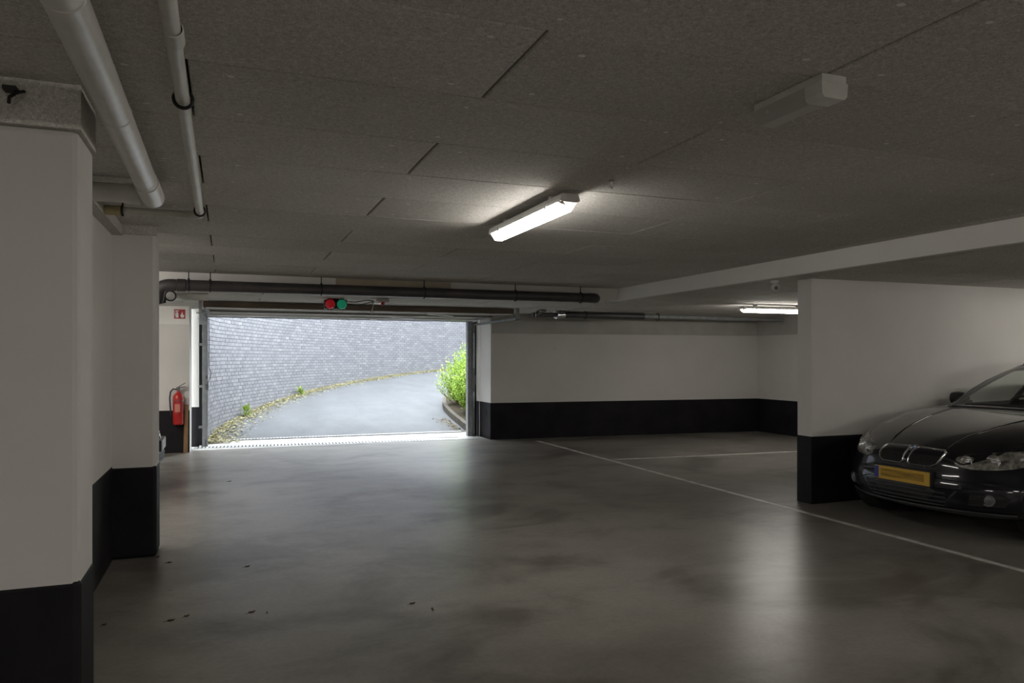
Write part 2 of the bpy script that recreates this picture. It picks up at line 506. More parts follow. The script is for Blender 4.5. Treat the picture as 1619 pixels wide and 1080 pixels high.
quad_wall('baseboard_back', 4.32, XR - .001, .001, BAND - .02, .0, M['base'], 'long black base band of the far wall', .005)
structure('baseboard_reveal', MB().bb((4.319, 12.31, .001), (4.326, 12.9, BAND - .02)).bb((4.297, 12.88, .001), (4.302, YD + .3, BAND - .02)), M['base'])
structure('baseboard_reveal', MB().bb((-.43, YD - .004, .001), (-.545, YD - .0005, BAND - .02)), M['base'])
# board strip at the top of the far walls
quad_wall('trim_board_back', 4.32, XR - .001, 1.875, HL + .01, .0, M['strip'], 'grey insulating strip along the top of the far wall', .035)
quad_wall('trim_board_back', -7.0, -.545, 1.95, HL + .01, .0, M['step'], 'insulating strip above the extinguisher', .012)
# end wall of the bays, with the white part beyond the black band
structure('wall_right', MB().bb((XR, -8, 0), (XR + .25, 12.6, 2.75)), M['wall'], 'end wall of the bays')
structure('baseboard_right', MB().bb((XR - .005, 10.72, .001), (XR, bw_y(XR) - .005, BAND - .02)), M['base'], 'short black base band on the end wall')
structure('trim_board_right', MB().bb((XR - .035, 6.0, 1.875), (XR, bw_y(XR) - .035, HL + .01)), M['strip'])
# partition between the bays
structure('wall_partition', MB().bb((5.36, 5.74, 0), (XR, 5.93, HL + .01)), M['wall'], 'white partition wall beside the black car', bevel=.004)
structure('baseboard_partition', MB().bb((5.356, 5.736, .001), (XR, 5.934, BAND)), M['base'], 'black base band of the partition wall', bevel=.004)
mb = MB()
mb.bb((5.36, 5.739, 2.0), (XR, 5.7402, 2.0005))

# ------------------------------------------------------------------ ceilings
ceil = structure('ceiling', MB().bb((-7.2, -8.2, H + .034), (XS + .02, YS + .02, 2.76)), M['seam'], 'ceiling of grey wood wool boards')
lows = structure('ceiling_lower', MB().bb((XS + .03, -8.2, HL + .034), (XR + .3, 12.9, 2.76)), M['step'], 'lower ceiling over the bays')
lowd = structure('ceiling_lower', MB().bb((-7.2, YS + .03, HL + .034), (XS + .029, 13.02, 2.76)), M['step'], 'lower ceiling in front of the garage door')
# painted downstand lips of the two steps
structure('trim_step', MB().bb((XS, -8, HL), (XS + .06, YS + .06, H + .03)), M['step'], 'white painted edge of the step over the bays')
structure('trim_step', MB().bb((-7.2, YS, HL), (XS - .0005, YS + .06, H + .03)), M['step'], 'white painted edge of the step near the door')
structure('trim_step', MB().bb((1.20, YS - .012, 2.30), (2.62, YS, 2.386)), M['beige'], 'beige board strip on the step above the dark pipe')
structure('roof', MB().bb((-7.3, -8.3, 2.77), (11, 13.37, 3.1)), M['sill'])

def board_mesh(w, d, t=.034):
    """a board hanging from z=t to 0, chamfered at its lower edges, with a few pale fixing plugs"""
    mb = MB()
    c = .005
    a, b_ = w / 2, d / 2
    v_ = [(-a, -b_, t), (a, -b_, t), (a, b_, t), (-a, b_, t), (-a, -b_, c), (a, -b_, c), (a, b_, c), (-a, b_, c),
          (-a + c, -b_ + c, 0), (a - c, -b_ + c, 0), (a - c, b_ - c, 0), (-a + c, b_ - c, 0)]
    mb.add(v_, [(0, 1, 2, 3), (11, 10, 9, 8)] + [(i, 4 + i, 4 + (i + 1) % 4, (i + 1) % 4) for i in range(4)] + [(4 + i, 8 + i, 8 + (i + 1) % 4, 4 + (i + 1) % 4) for i in range(4)])
    if w > 1.2 and d > .4:
        for fx in (-.42, 0, .42):
            for fy in (-.33, .33):
                x = fx * w + random.uniform(-.04, .04); y = fy * d + random.uniform(-.03, .03); r_ = random.uniform(.007, .011)
                mb.add([(x + r_ * math.cos(k * PI / 4) * 1.3, y + r_ * math.sin(k * PI / 4), -.0012) for k in range(8)], [tuple(range(8))], 1)
    return mb

_boards = {}
def board(parent, x0, x1, y0, y1, z, gx=.009, gy=.003):
    w, d = x1 - x0 - gx, y1 - y0 - gy
    key = (round(w, 3), round(d, 3), random.randrange(3))
    loc = ((x0 + x1) / 2, (y0 + y1) / 2, z + random.uniform(-.0008, .0004))
    if key not in _boards:
        o = put('ceiling_board', board_mesh(w, d), [M['board'], M['plug']], parent, local=True)
        _boards[key] = o
        o.location = loc
    else:
        o = share(_boards[key], loc, parent)
    return o

def board_field(parent, X0, X1, Y0, Y1, z, yph, xph_odd, xph_even, skip=None):
    k0 = math.floor((Y0 - yph) / .6)
    k = k0
    while yph + k * .6 < Y1 - .01:
        a = max(Y0, yph + k * .6); b_ = min(Y1, yph + (k + 1) * .6)
        if b_ - a > .06:
            xp = xph_odd if k % 2 == 0 else xph_even
            j = math.floor((X0 - xp) / 2.0)
            while xp + 2 * j < X1 - .01:
                xa = max(X0, xp + 2 * j); xb = min(X1, xp + 2 * (j + 1))
                if xb - xa > .06 and not (skip and skip(xa, xb, a, b_)):
                    board(parent, xa, xb, a, b_, z)
                j += 1
        k += 1
board_field(ceil, -4.13, XS, .77, YS, H, 1.97, .87, -.125)
board_field(lowd, -3.0, XS, YS + .062, 12.9, HL, 9.03, .4, -.6)
board_field(lows, XS + .062, XR - .04, .9, 12.2, HL, .9, 6.2, 7.2)

# ------------------------------------------------------------------ outside: ramp, brick wall, bed
def ramp_z(y):
    t = max(0, y - 13.75)
    return .08 * t if t > .8 else .08 * t * t / .8 * .6 + .08 * t * .4 * t / .8
mb = MB()
ys = [13.72, 13.9, 14.1, 14.3, 14.6] + [15 + .75 * i for i in range(28)]
xs = [-3 + 1.0 * i for i in range(26)]
gv = [(x, y, ramp_z(y)) for y in ys for x in xs]
nx_ = len(xs)
mb.add(gv, [(j * nx_ + i, j * nx_ + i + 1, (j + 1) * nx_ + i + 1, (j + 1) * nx_ + i) for j in range(len(ys) - 1) for i in range(nx_ - 1)])
structure('ramp', mb, M['asphalt'], 'grey asphalt ramp curving up to the right', smooth=40)
structure('ground_outside', MB().bb((-60, 13.4, -.6), (60, 90, -.4)), M['asphalt'])

WP = [(-.36, 13.37), (-.29, 14.32), (-.06, 15.52), (.38, 16.83), (.98, 18.41), (1.87, 20.21), (2.67, 21.45), (3.65, 22.75), (5.64, 24.85), (7.26, 26.13), (8.6, 27.0), (11, 28.3), (14, 29.5), (17.5, 30.5), (21, 31.0)]
def catmull(P, sub=24):
    out = []
    for i in range(len(P) - 1):
        p0 = Vector(P[max(0, i - 1)]); p1 = Vector(P[i]); p2 = Vector(P[i + 1]); p3 = Vector(P[min(len(P) - 1, i + 2)])
        for k in range(sub):
            t = k / sub
            out.append(.5 * ((2 * p1) + (p2 - p0) * t + (2 * p0 - 5 * p1 + 4 * p2 - p3) * t * t + (3 * p1 - p0 - 3 * p2 + p3) * t ** 3))
    out.append(Vector(P[-1]))
    return out
curve = catmull(WP)
cum = [0]
for i in range(1, len(curve)): cum.append(cum[-1] + (curve[i] - curve[i - 1]).length)
LEN = cum[-1]
def along(sv):
    sv = min(max(sv, 0), LEN - 1e-4)
    lo = 0
    import bisect
    i = max(0, bisect.bisect_right(cum, sv) - 1)
    i = min(i, len(curve) - 2)
    t = (sv - cum[i]) / max(1e-9, cum[i + 1] - cum[i])
    p = curve[i].lerp(curve[i + 1], t)
    d = (curve[i + 1] - curve[i]).normalized()
    return p, d
# mortar body behind the bricks
mb = MB()
ns_ = 90
ring = []
for i in range(ns_ + 1):
    p, d = along(LEN * i / ns_)
    nrm = Vector((d.y, -d.x))       # towards the ramp
    a = p - nrm * .007; b_ = p - nrm * .25
    ring.append([(a.x, a.y, -.4), (a.x, a.y, 7.02), (b_.x, b_.y, 7.02), (b_.x, b_.y, -.4)])
v_ = [q for R in ring for q in R]
mb.add(v_, [(i * 4 + k, i * 4 + (k + 1) % 4, (i + 1) * 4 + (k + 1) % 4, (i + 1) * 4 + k) for i in range(ns_) for k in range(4)] + [(0, 1, 2, 3), (ns_ * 4 + 3, ns_ * 4 + 2, ns_ * 4 + 1, ns_ * 4)])
wall_o = structure('wall_outside', mb, M['mortar'], 'curved grey blue brick retaining wall along the ramp')
bm_mesh = None
BL, BH, BD = .216, .064, .05
pitch, course = .226, .074
stuff = MB()
cands = []
for c in range(0, 95):
    z = -.02 + c * course
    off = pitch / 2 if c % 2 else 0
    n_b = int(LEN / pitch)
    for i in range(n_b):
        sv = i * pitch + off + pitch / 2
        if sv > LEN - .1: continue
        p, d = along(sv)
        if z + BH < ramp_z(p.y) - .05: continue
        cands.append((p.length + (z * .15), p, d, z))
cands.sort(key=lambda q: q[0])
vis = [q for q in cands if q[1].y > 14.3 and q[3] < 2.4][:300]
vis_id = set(id(q) for q in vis)
proto = None
for q in cands:
    _, p, d, z = q
    nrm = Vector((d.y, -d.x))
    ang = math.atan2(d.y, d.x)
    prd = random.uniform(-.002, .002)
    cpos = Vector((p.x, p.y, 0)) + Vector((nrm.x, nrm.y, 0)) * (prd - BD / 2 + .002) + Vector((0, 0, z + BH / 2))
    if id(q) in vis_id:
        if proto is None:
            proto = put('brick', MB().box((0, 0, 0), (BL, BD, BH)), M['brick'], wall_o, local=True)
            o = proto
        else:
            o = share(proto, (0, 0, 0), wall_o)
        o.location = cpos; o.rotation_euler = (random.uniform(-.004, .004), 0, ang)
    else:
        stuff.box(cpos, (BL, BD, BH), Matrix.Rotation(ang, 3, 'Z'))
so = put('brick_courses', stuff, M['brick'], wall_o)
so['kind'] = 'stuff'

# planting bed and kerb
KP = [(4.36, 13.45), (4.40, 14.2), (4.50, 15.4), (4.72, 16.8), (5.15, 18.2), (5.9, 19.7), (7.0, 21.2), (8.6, 22.6), (10.8, 23.8), (14, 24.9), (20, 26)]
kc = catmull(KP, 6)
mb = MB(); ring = []
for i, p in enumerate(kc):
    d = (kc[min(i + 1, len(kc) - 1)] - kc[max(i - 1, 0)]).normalized(); nrm = Vector((-d.y, d.x))
    z = ramp_z(p.y)
    a = p + nrm * .0; b_ = p - nrm * .09
    ring.append([(a.x, a.y, z - .2), (a.x, a.y, z + .13), (b_.x, b_.y, z + .13), (b_.x, b_.y, z - .2)])
v_ = [q for R in ring for q in R]
mb.add(v_, [(i * 4 + k, i * 4 + (k + 1) % 4, (i + 1) * 4 + (k + 1) % 4, (i + 1) * 4 + k) for i in range(len(ring) - 1) for k in range(4)] + [(0, 1, 2, 3), tuple(len(v_) - 1 - k for k in range(4))])
structure('kerb', mb, M['kerb'], 'concrete kerb edging of the planting bed')
mb = MB(); v_ = []
for i, p in enumerate(kc):
    d = (kc[min(i + 1, len(kc) - 1)] - kc[max(i - 1, 0)]).normalized(); nrm = Vector((d.y, -d.x)); z = ramp_z(p.y)
    for w_, h_ in ((.05, .09), (.6, .16), (1.6, .45), (3.2, 1.0)):
        q = p + nrm * w_; v_.append((q.x, max(q.y, 13.4), z + h_ + random.uniform(-.02, .03)))
mb.add(v_, [(i * 4 + k, i * 4 + k + 1, (i + 1) * 4 + k + 1, (i + 1) * 4 + k) for i in range(len(kc) - 1) for k in range(3)])
structure('planting_bed', mb, M['soil'], 'dark soil bank behind the kerb', smooth=60)

mb = MB(); ring = []  # unseen tall wall added to keep skylight off the far brickwork
for i, p in enumerate(kc):
    d = (kc[min(i + 1, len(kc) - 1)] - kc[max(i - 1, 0)]).normalized(); nrm = Vector((d.y, -d.x)); z = ramp_z(p.y)
    a = p + nrm * 1.9; b_ = p + nrm * 2.2
    ring.append([(a.x, max(a.y, 13.4), z), (a.x, max(a.y, 13.4), 8.5), (b_.x, max(b_.y, 13.4), 8.5), (b_.x, max(b_.y, 13.4), z)])
v_ = [q for R_ in ring for q in R_]
mb.add(v_, [(i * 4 + k, i * 4 + (k + 1) % 4, (i + 1) * 4 + (k + 1) % 4, (i + 1) * 4 + k) for i in range(len(ring) - 1) for k in range(4)] + [(0, 1, 2, 3), tuple(len(v_) - 1 - k for k in range(4))])
structure('wall_sky_block', mb, M['mortar'], 'unseen wall added behind the planting bed to block skylight')

# litter verge at the foot of the brick wall
mb = MB()
for i in range(5200):
    sv = random.random() ** 1.4 * 24
    p, d = along(sv); nrm = Vector((d.y, -d.x))
    wmax = .62 - .016 * sv
    w_ = abs(random.gauss(0, .42)) * wmax + .02
    if w_ > wmax * 1.25: continue
    q = p + nrm * w_
    z = ramp_z(q.y) + .012 + max(0, .05 * (1 - w_ / wmax)) * random.random()
    l_ = random.uniform(.015, .045); a = random.uniform(0, 2 * PI); t = random.uniform(-.5, .5)
    u = Vector((math.cos(a), math.sin(a), math.sin(t) * .5)) * l_; w2 = Vector((-math.sin(a), math.cos(a), random.uniform(-.3, .3))) * l_ * .45
    c = Vector((q.x, q.y, z))
    mb.add([c - u, c + w2, c + u, c - w2], [(0, 1, 2, 3)])
for i in range(2600):
    sv = random.random() * 25
    p, d = along(sv); nrm = Vector((d.y, -d.x))
    q = p + nrm * abs(random.gauss(.05, .12))
    z = ramp_z(q.y); h_ = random.uniform(.03, .11)
    a = random.uniform(0, 2 * PI); bx_ = Vector((math.cos(a), math.sin(a), 0)) * .006
    tip = Vector((random.gauss(0, .03), random.gauss(0, .03), h_))
    c = Vector((q.x, q.y, z - .004))
    mb.add([c - bx_, c + bx_, c + tip], [(0, 1, 2)])
o = put('leaf_litter', mb, M['litter']); o['kind'] = 'stuff'; tag(o, 'yellow dry leaf litter along the foot of the brick wall', 'leaf litter')
# litter by the kerb near the door
mb = MB()
for i in range(420):
    y = random.uniform(13.75, 15.4); x = 4.33 + (y - 13.75) * .06 - abs(random.gauss(0, .16)) - .01
    c = Vector((x, y, ramp_z(y) + .012)); l_ = random.uniform(.012, .03); a = random.uniform(0, 6.3)
    u = Vector((math.cos(a), math.sin(a), random.uniform(-.3, .3))) * l_; w2 = Vector((-math.sin(a), math.cos(a), random.uniform(-.3, .3))) * l_ * .5
    mb.add([c - u, c + w2, c + u, c - w2], [(0, 1, 2, 3)])
o = put('leaf_litter', mb, M['stem']); o['kind'] = 'stuff'; tag(o, 'brown leaf crumbs beside the kerb at the door', 'leaf litter')

def leaf_quad(mb, base, dirv, l_, w_, up):
    side = dirv.cross(up)
    if side.length < 1e-4: side = Vector((1, 0, 0))
    side.normalize()
    mid = base + dirv * l_ * .5 - up * l_ * .03
    mb.add([base, mid + side * w_, base + dirv * l_ - up * l_ * .12, mid - side * w_], [(0, 1, 2), (0, 2, 3)])

def shrub(cx, cy, hgt, spread, n_shoots, label):
    z0 = ramp_z(cy) + .12
    r = thing('shrub', label, 'shrub', (cx, cy, z0), 0)
    fol = MB(); stem = MB()
    for i in range(n_shoots):
        a = random.uniform(0, 2 * PI); e = random.random() ** .6
        out = Vector((math.cos(a), math.sin(a), 0)) * spread * e
        tip = Vector((cx, cy, z0)) + out + Vector((0, 0, hgt * (1 - .55 * e * e) * random.uniform(.7, 1.08)))
        base = Vector((cx, cy, z0 - .05)) + out * .22
        ctrl = base.lerp(tip, .5) + out * .22
        P = [(1 - t) ** 2 * base + 2 * t * (1 - t) * ctrl + t * t * tip for t in [k / 6 for k in range(7)]]
        if i % 4 == 0: stem.tube(P, [.009, .008, .007, .006, .005, .004, .002], 5)
        nl = 17
        for k in range(nl):
            t = .22 + .78 * (k + random.random()) / nl
            p = (1 - t) ** 2 * base + 2 * t * (1 - t) * ctrl + t * t * tip
            tang = (2 * (1 - t) * (ctrl - base) + 2 * t * (tip - ctrl)).normalized()
            b2 = random.uniform(0, 2 * PI)
            sd = Vector((math.cos(b2), math.sin(b2), random.uniform(-.2, .5)))
            dv = (tang * random.uniform(.35, .9) + sd * .8).normalized()
            leaf_quad(fol, p, dv, random.uniform(.05, .095), random.uniform(.011, .018), Vector((random.gauss(0, .3), random.gauss(0, .3), 1)).normalized())
    put('stem', stem, M['stem'], r)
    f = put('foliage', fol, M['leaf'], r); f['kind'] = 'stuff'
    return r
shrub(5.04, 15.1, 1.38, .62, 330, 'bright green leafy shrub closest to the door post')
shrub(5.18, 16.5, 1.36, .70, 330, 'bright green shrub farther up the bed behind the first shrub')
shrub(6.3, 18.6, 1.5, .85, 160, 'third green shrub where the bed bends away')

def weed(px_, py_, h_, n_, label):
    z0 = ramp_z(py_)
    mb = MB(); c = Vector((px_, py_, z0))
    for i in range(n_):
        a = random.uniform(0, 2 * PI); rr_ = random.uniform(.3, 1)
        dv = Vector((math.cos(a) * rr_, math.sin(a) * rr_, random.uniform(.4, 1.4))).normalized()
        leaf_quad(mb, c + Vector((math.cos(a), math.sin(a), 0)) * random.uniform(0, .05) + Vector((0, 0, random.uniform(0, h_ * .6))), dv, random.uniform(.5, 1) * h_ * .7, .018, Vector((0, 0, 1)))
    o = put('weed', mb, M['weed'], loc=(px_, py_, z0))
    return tag(o, label, 'weed')
weed(.36, 16.35, .28, 60, 'small leafy weed at the wall foot nearest the door')
weed(1.75, 19.7, .26, 50, 'second leafy weed further up the wall foot')

# ------------------------------------------------------------------ drain gratings at the threshold
def grating(xa, xb, yc, depth, label, ang):
    r = thing('drain_grate', label, 'drain', ((xa + xb) / 2, yc, 0), ang)
    L_ = xb - xa
    fm = MB()
    fm.bb((-L_ / 2, -depth / 2, -.001), (L_ / 2, -depth / 2 + .012, .005)).bb((-L_ / 2, depth / 2 - .012, -.001), (L_ / 2, depth / 2, .005))
    put('frame', fm, M['grate'], r, local=True)
    put('channel', MB().bb((-L_ / 2, -depth / 2 + .01, .0005), (L_ / 2, depth / 2 - .01, .0012)), M['dark'], r, local=True)
    bars = MB(); n_ = int(L_ / .055)
    for i in range(n_):
        x = -L_ / 2 + (i + .5) * L_ / n_
        bars.bb((x - .018, -depth / 2 + .01, .001), (x + .018, depth / 2 - .01, .0045))
    b_ = put('grate_bars', bars, M['grate'], r, local=True); b_['kind'] = 'stuff'
    return r
grating(-.50, 4.25, 12.74, .26, 'pale drain grating on the garage side of the threshold', -.05)
dg = grating(-.2, 4.25, 13.81, .15, 'dark slotted drain grating at the foot of the ramp', 0)
dg.location.z = .012
rz_ = math.atan2(-.06, 1)
o = put('cover_plate', MB().prism([(3.38 + .04 * math.cos(a) * .0 + x, y) for x, y, a in ((0, 12.99, 0), (.03, 12.95, 0), (.50, 12.88, 0), (.54, 12.91, 0), (.54, 12.97, 0), (.50, 13.01, 0), (.03, 13.07, 0), (0, 13.04, 0))], .0004, .006), M['steel_dark'])
tag(o, 'thin oval grey cover plate let into the pale threshold', 'plate')

# ------------------------------------------------------------------ steel door frame and open garage door
df = thing('door_frame', 'grey steel frame and tracks around the garage opening', 'door frame', (1.9, YD, 0))
def post(mb, x0, x1):
    mb.bb((x0, YD - .03, 0), (x1, YD + .07, 2.13))
p_ = MB().bb((-.385, YD - .02, 0), (-.318, YD + .09, 2.15))
put('post', p_, M['steel_paint'], df, bevel=.004)
put('channel', MB().bb((-.432, YD - .015, .02), (-.385, YD + .02, 2.09)), M['dark'], df)
for z in (.32, .98, 1.66):
    put('bracket', MB().bb((-.44, YD - .03, z - .02), (-.36, YD - .014, z + .02)), M['steel'], df)
put('post_foot', MB().bb((-.40, YD - .04, 0), (-.30, YD + .1, .012)).bb((-.35, YD - .032, .0), (-.32, YD - .02, .12)), M['steel_dark'], df)
put('track', MB().bb((-.318, YD - .03, .02), (-.30, YD + .03, 2.1)), M['steel'], df)
put('post', MB().bb((4.12, YD - .03, 0), (4.20, YD + .09, 2.13)), M['steel_paint'], df, bevel=.004)
put('track', MB().bb((4.20, YD - .07, .0), (4.245, YD - .0, 2.1)), M['steel_dark'], df)
put('channel', MB().bb((4.245, YD - .05, .0), (4.28, YD - .01, 2.1)), M['dark'], df)
put('guide_cover', MB().bb((4.205, YD - .085, .06), (4.235, YD - .07, .82)).bb((4.205, YD - .085, 1.25), (4.235, YD - .07, 1.9)), M['steel'], df)
put('lintel', MB().bb((-.40, YD - .02, 2.105), (4.22, YD + .10, 2.16)), M['steel_dark'], df, bevel=.004)
# horizontal side tracks with hangers
for x, s in ((-.345, 1), (4.25, -1)):
    put('side_track', MB().bb((x - .02, 10.80, 2.035), (x + .02, YD - .03, 2.07)), M['steel_dark'], df)
    put('hanger', MB().bb((x - .018, 10.80, 2.05), (x + .018, 10.84, 2.225)).bb((x - .05 * s, 10.79, 2.04), (x + .05 * s, 10.86, 2.055)), M['steel_paint'], df)
put('cable', MB().tube([(-.285, YD - .04, 2.08), (-.283, YD - .05, 1.6), (-.285, YD - .045, 1.28), (-.25, YD - .045, 1.2), (-.27, YD - .045, 1.1), (-.30, YD - .045, 1.05), (-.295, YD - .04, .95)], .006, 6), M['black_clip'], df, smooth=60)
put('lock_box', MB().bb((-.335, YD - .06, .92), (-.29, YD - .03, 1.02)).bb((-.335, YD - .055, 1.1), (-.3, YD - .03, 1.16)).bb((4.19, YD - .1, .95), (4.25, YD - .06, 1.12)), M['steel_dark'], df, bevel=.004)
put('corner_plate', MB().bb((-.43, YD - .035, 1.98), (-.31, YD - .025, 2.16)).bb((-.37, YD - .30, 2.03), (-.36, YD - .02, 2.14)), M['steel'], df)

gd = thing('garage_door', 'brown edged garage door swung up open under the ceiling', 'garage door', (1.9, 11.9, 2.12))
put('edge_beam', MB().bb((-.31, 10.90, 2.133), (4.22, 10.955, 2.212)), M['brown'], gd, bevel=.004)
put('edge_lip', MB().bb((-.27, 10.885, 2.118), (2.0, 10.93, 2.131)).bb((2.04, 10.885, 2.118), (4.20, 10.93, 2.131)), M['white_metal'], gd)
np_ = 9
for i in range(np_):
    y0 = 10.99 + i * (12.72 - 10.99) / np_; y1 = 10.99 + (i + 1) * (12.72 - 10.99) / np_
    put('door_board', MB().bb((-.27, y0 + .004, 2.147 + random.uniform(-.002, .002)), (4.20, y1 - .004, 2.172)), M['doorwood'], gd, bevel=.003)
put('side_stile', MB().bb((-.31, 10.955, 2.13), (-.25, 12.98, 2.18)), M['steel_dark'], gd)
put('side_stile', MB().bb((4.16, 10.955, 2.13), (4.22, 12.98, 2.18)), M['steel_dark'], gd)
put('cross_rail', MB().bb((-.25, 11.75, 2.118), (4.16, 11.80, 2.147)), M['doorwood'], gd, bevel=.003)
put('bottom_rail', MB().bb((-.31, 12.72, 2.112), (4.22, 12.80, 2.17)), M['white_metal'], gd, bevel=.003)
put('seal', MB().bb((-.31, 12.83, 2.112), (4.22, 12.96, 2.15)), M['steel_dark'], gd, bevel=.003)
for xa in (3.15, 2.75):  # pale diagonal plates under the open door
    ya = 11.35 if xa > 3 else 12.35
    c0 = Vector((xa, ya, 2.118)); d = Vector((.42, .32, 0)).normalized()
    put('diagonal_plate', MB().box(c0, (.62, .06, .012), Matrix.Rotation(math.atan2(d.y, d.x), 3, 'Z')), M['white_metal'], gd)
for xa in (.35, 1.55, 1.83, 2.35):
    put('bolt_plate', MB().bb((xa - .05, 12.735, 2.100), (xa + .05, 12.79, 2.113)), M['white_metal'], gd)

# signal lamps hung before the door edge
tl = thing('traffic_light', 'red and green signal lamp pair on the black box above the doorway', 'traffic light', (1.33, 9.9, 2.08))
put('housing', MB().bb((1.185, 9.93, 2.085), (1.475, 10.03, 2.205)), M['trim_black'], tl, bevel=.01)
def lens(x, mat, nm):
    prof = [(.0001, -.045), (.03, -.040), (.052, -.022), (.061, 0), (.064, .02), (.064, .055), (.0001, .055)]
    l_ = put(nm, MB().lathe(prof, (x, 9.89, 2.146), 20, 'y'), mat, tl, smooth=40)
    put('lens_ring', MB().torus((x, 9.925, 2.146), .067, .008, 'y'), M['trim_black'], l_, smooth=60)
lens(1.255, M['lens_red'], 'red_lens')
lens(1.405, M['lens_green'], 'green_lens')
put('mount', MB().bb((1.29, 9.95, 2.20), (1.37, 10.01, 2.222)), M['black_clip'], tl)

om = thing('door_opener', 'small white opener box with cord hung above the open door', 'door opener', (1.9, 9.8, 2.2))
prof = [(9.70, 2.221), (9.66, 2.175), (9.69, 2.158), (9.86, 2.158), (9.90, 2.175), (9.88, 2.221)]
put('cover', MB().extr(prof, 'x', 1.80, 1.985), M['white_metal'], om, bevel=.004)
put('pull_cord', MB().tube([(1.795, 9.75, 2.19), (1.785, 9.75, 2.12), (1.77, 9.75, 2.05)], .006, 6).lathe([(.0001, 0), (.012, .004), (.014, .02), (.005, .032), (.0001, .034)], (1.77, 9.75, 2.02), 10), M['white_pvc'], om, smooth=50)
put('signal_cable', MB().tube([(1.478, 9.98, 2.19), (1.58, 9.93, 2.18), (1.72, 9.85, 2.205), (1.80, 9.82, 2.195)], .006, 6).tube([(1.478, 10.0, 2.16), (1.62, 9.95, 2.14), (1.80, 9.84, 2.185)], .006, 6), M['black_clip'], om, smooth=50)
put('red_button', MB().lathe([(.0001, -.02), (.02, -.016), (.024, 0), (.024, .03), (.0001, .03)], (1.90, 9.66, 2.150), 14, 'y'), M['signred'], om, smooth=40)

# ------------------------------------------------------------------ pipes
def arc(c, r, a0, a1, plane, n=8):
    out = []
    for i in range(n + 1):
        a = a0 + (a1 - a0) * i / n
        p, q = r * math.cos(a), r * math.sin(a)
        out.append({'xy': (c[0] + p, c[1] + q, c[2]), 'xz': (c[0] + p, c[1], c[2] + q), 'yz': (c[0], c[1] + p, c[2] + q)}[plane])
    return out
dp = thing('drain_pipe', 'long dark grey drain pipe hung across the ceiling before the door', 'pipe', (2.0, 8.86, 2.24))
R1 = .062
put('pipe_run', MB().tube([(-.55, 8.86, 2.236), (4.50, 8.86, 2.242)], R1, 20), M['dark_pvc'], dp, smooth=40)
put('elbow', MB().tube([(4.50, 8.86, 2.242), (4.56, 8.865, 2.242)] + arc((4.56, 8.935, 2.242), .07, -PI / 2, -.1, 'xy', 8), R1 * 1.06, 20), M['dark_pvc'], dp, smooth=40)
put('elbow', MB().tube([(-.53, 8.86, 2.236), (-.60, 8.86, 2.234)] + [(-.60 - .11 * math.sin(a), 8.86 + .02 * a, 2.124 + .11 * math.cos(a)) for a in [k * PI / 2 / 7 for k in range(1, 8)]] + [(-.72, 8.92, 2.06)], R1 * 1.06, 20), M['dark_pvc'], dp, smooth=40)
put('branch', MB().tube([(-.66, 8.93, 2.10), (-.78, 8.98, 2.065), (-1.6, 9.2, 2.03)], R1, 16), M['dark_pvc'], dp, smooth=40)
put('coupling', MB().lathe([(R1 + .001, 0), (R1 + .008, .004), (R1 + .008, .09), (R1 + .001, .094)], (-.52, 8.86, 2.236), 20, 'x'), M['dark_pvc'], dp, smooth=40)
for x in (-.40, -.18, 1.02, 2.25, 3.45, 4.38):
    cl = put('pipe_clip', MB().torus((x, 8.86, 2.239), R1 + .006, .007, 'x', 20, 6), M['black_clip'], dp, smooth=60)
    put('rod', MB().tube([(x, 8.86, 2.30), (x, 8.86, H - .001)], .006, 6).bb((x - .012, 8.85, 2.298), (x + .012, 8.87, 2.312)), M['black_clip'], cl)
dp2 = thing('drain_pipe', 'dark pipe with silver coupling running along the top of the far wall', 'pipe', (7.0, 11.2, 2.15))
R2 = .056
put('pipe_run', MB().tube([(5.20, 11.2, 2.160), (6.75, 11.19, 2.160)], R2, 18), M['dark_pvc'], dp2, smooth=40)
put('thin_run', MB().tube([(6.70, 11.19, 2.165), (9.70, 11.10, 2.150)], .035, 14), M['steel_paint'], dp2, smooth=40)
put('coupling', MB().tube([(5.06, 11.16, 2.152), (5.22, 11.2, 2.160)], R2 + .012, 18), M['silver'], dp2, smooth=40)
put('stub', MB().tube([(4.62, 11.1, 2.14), (5.08, 11.17, 2.152)], .036, 12), M['dark_pvc'], dp2, smooth=40)
put('riser', MB().tube([(4.72, 11.12, 2.14), (4.72, 11.10, 2.17), (4.75, 11.0, 2.205), (4.78, 10.96, 2.225)], .042, 12), M['steel_dark'], dp2, smooth=40)
put('hose_clamp', MB().torus((4.66, 11.1, 2.142), .045, .010, 'x', 16, 6).torus((4.75, 11.01, 2.198), .048, .008, 'z', 16, 6), M['silver'], dp2, smooth=60)
put('wire_coil', MB().torus((5.15, 11.1, 2.20), .035, .005, 'y', 14, 5).torus((5.24, 11.1, 2.195), .035, .005, 'y', 14, 5).tube([(5.10, 11.1, 2.22), (5.35, 11.1, 2.18), (5.48, 11.12, 2.20)], .005, 5), M['black_clip'], dp2, smooth=60)
for x in (5.62, 7.03):
    cl = put('pipe_clip', MB().torus((x, 11.19, 2.160), R2 + .006, .007, 'x', 18, 6), M['black_clip'], dp2, smooth=60)
    put('rod', MB().tube([(x, 11.19, 2.20), (x, 11.19, HL - .001)], .006, 6), M['black_clip'], cl)
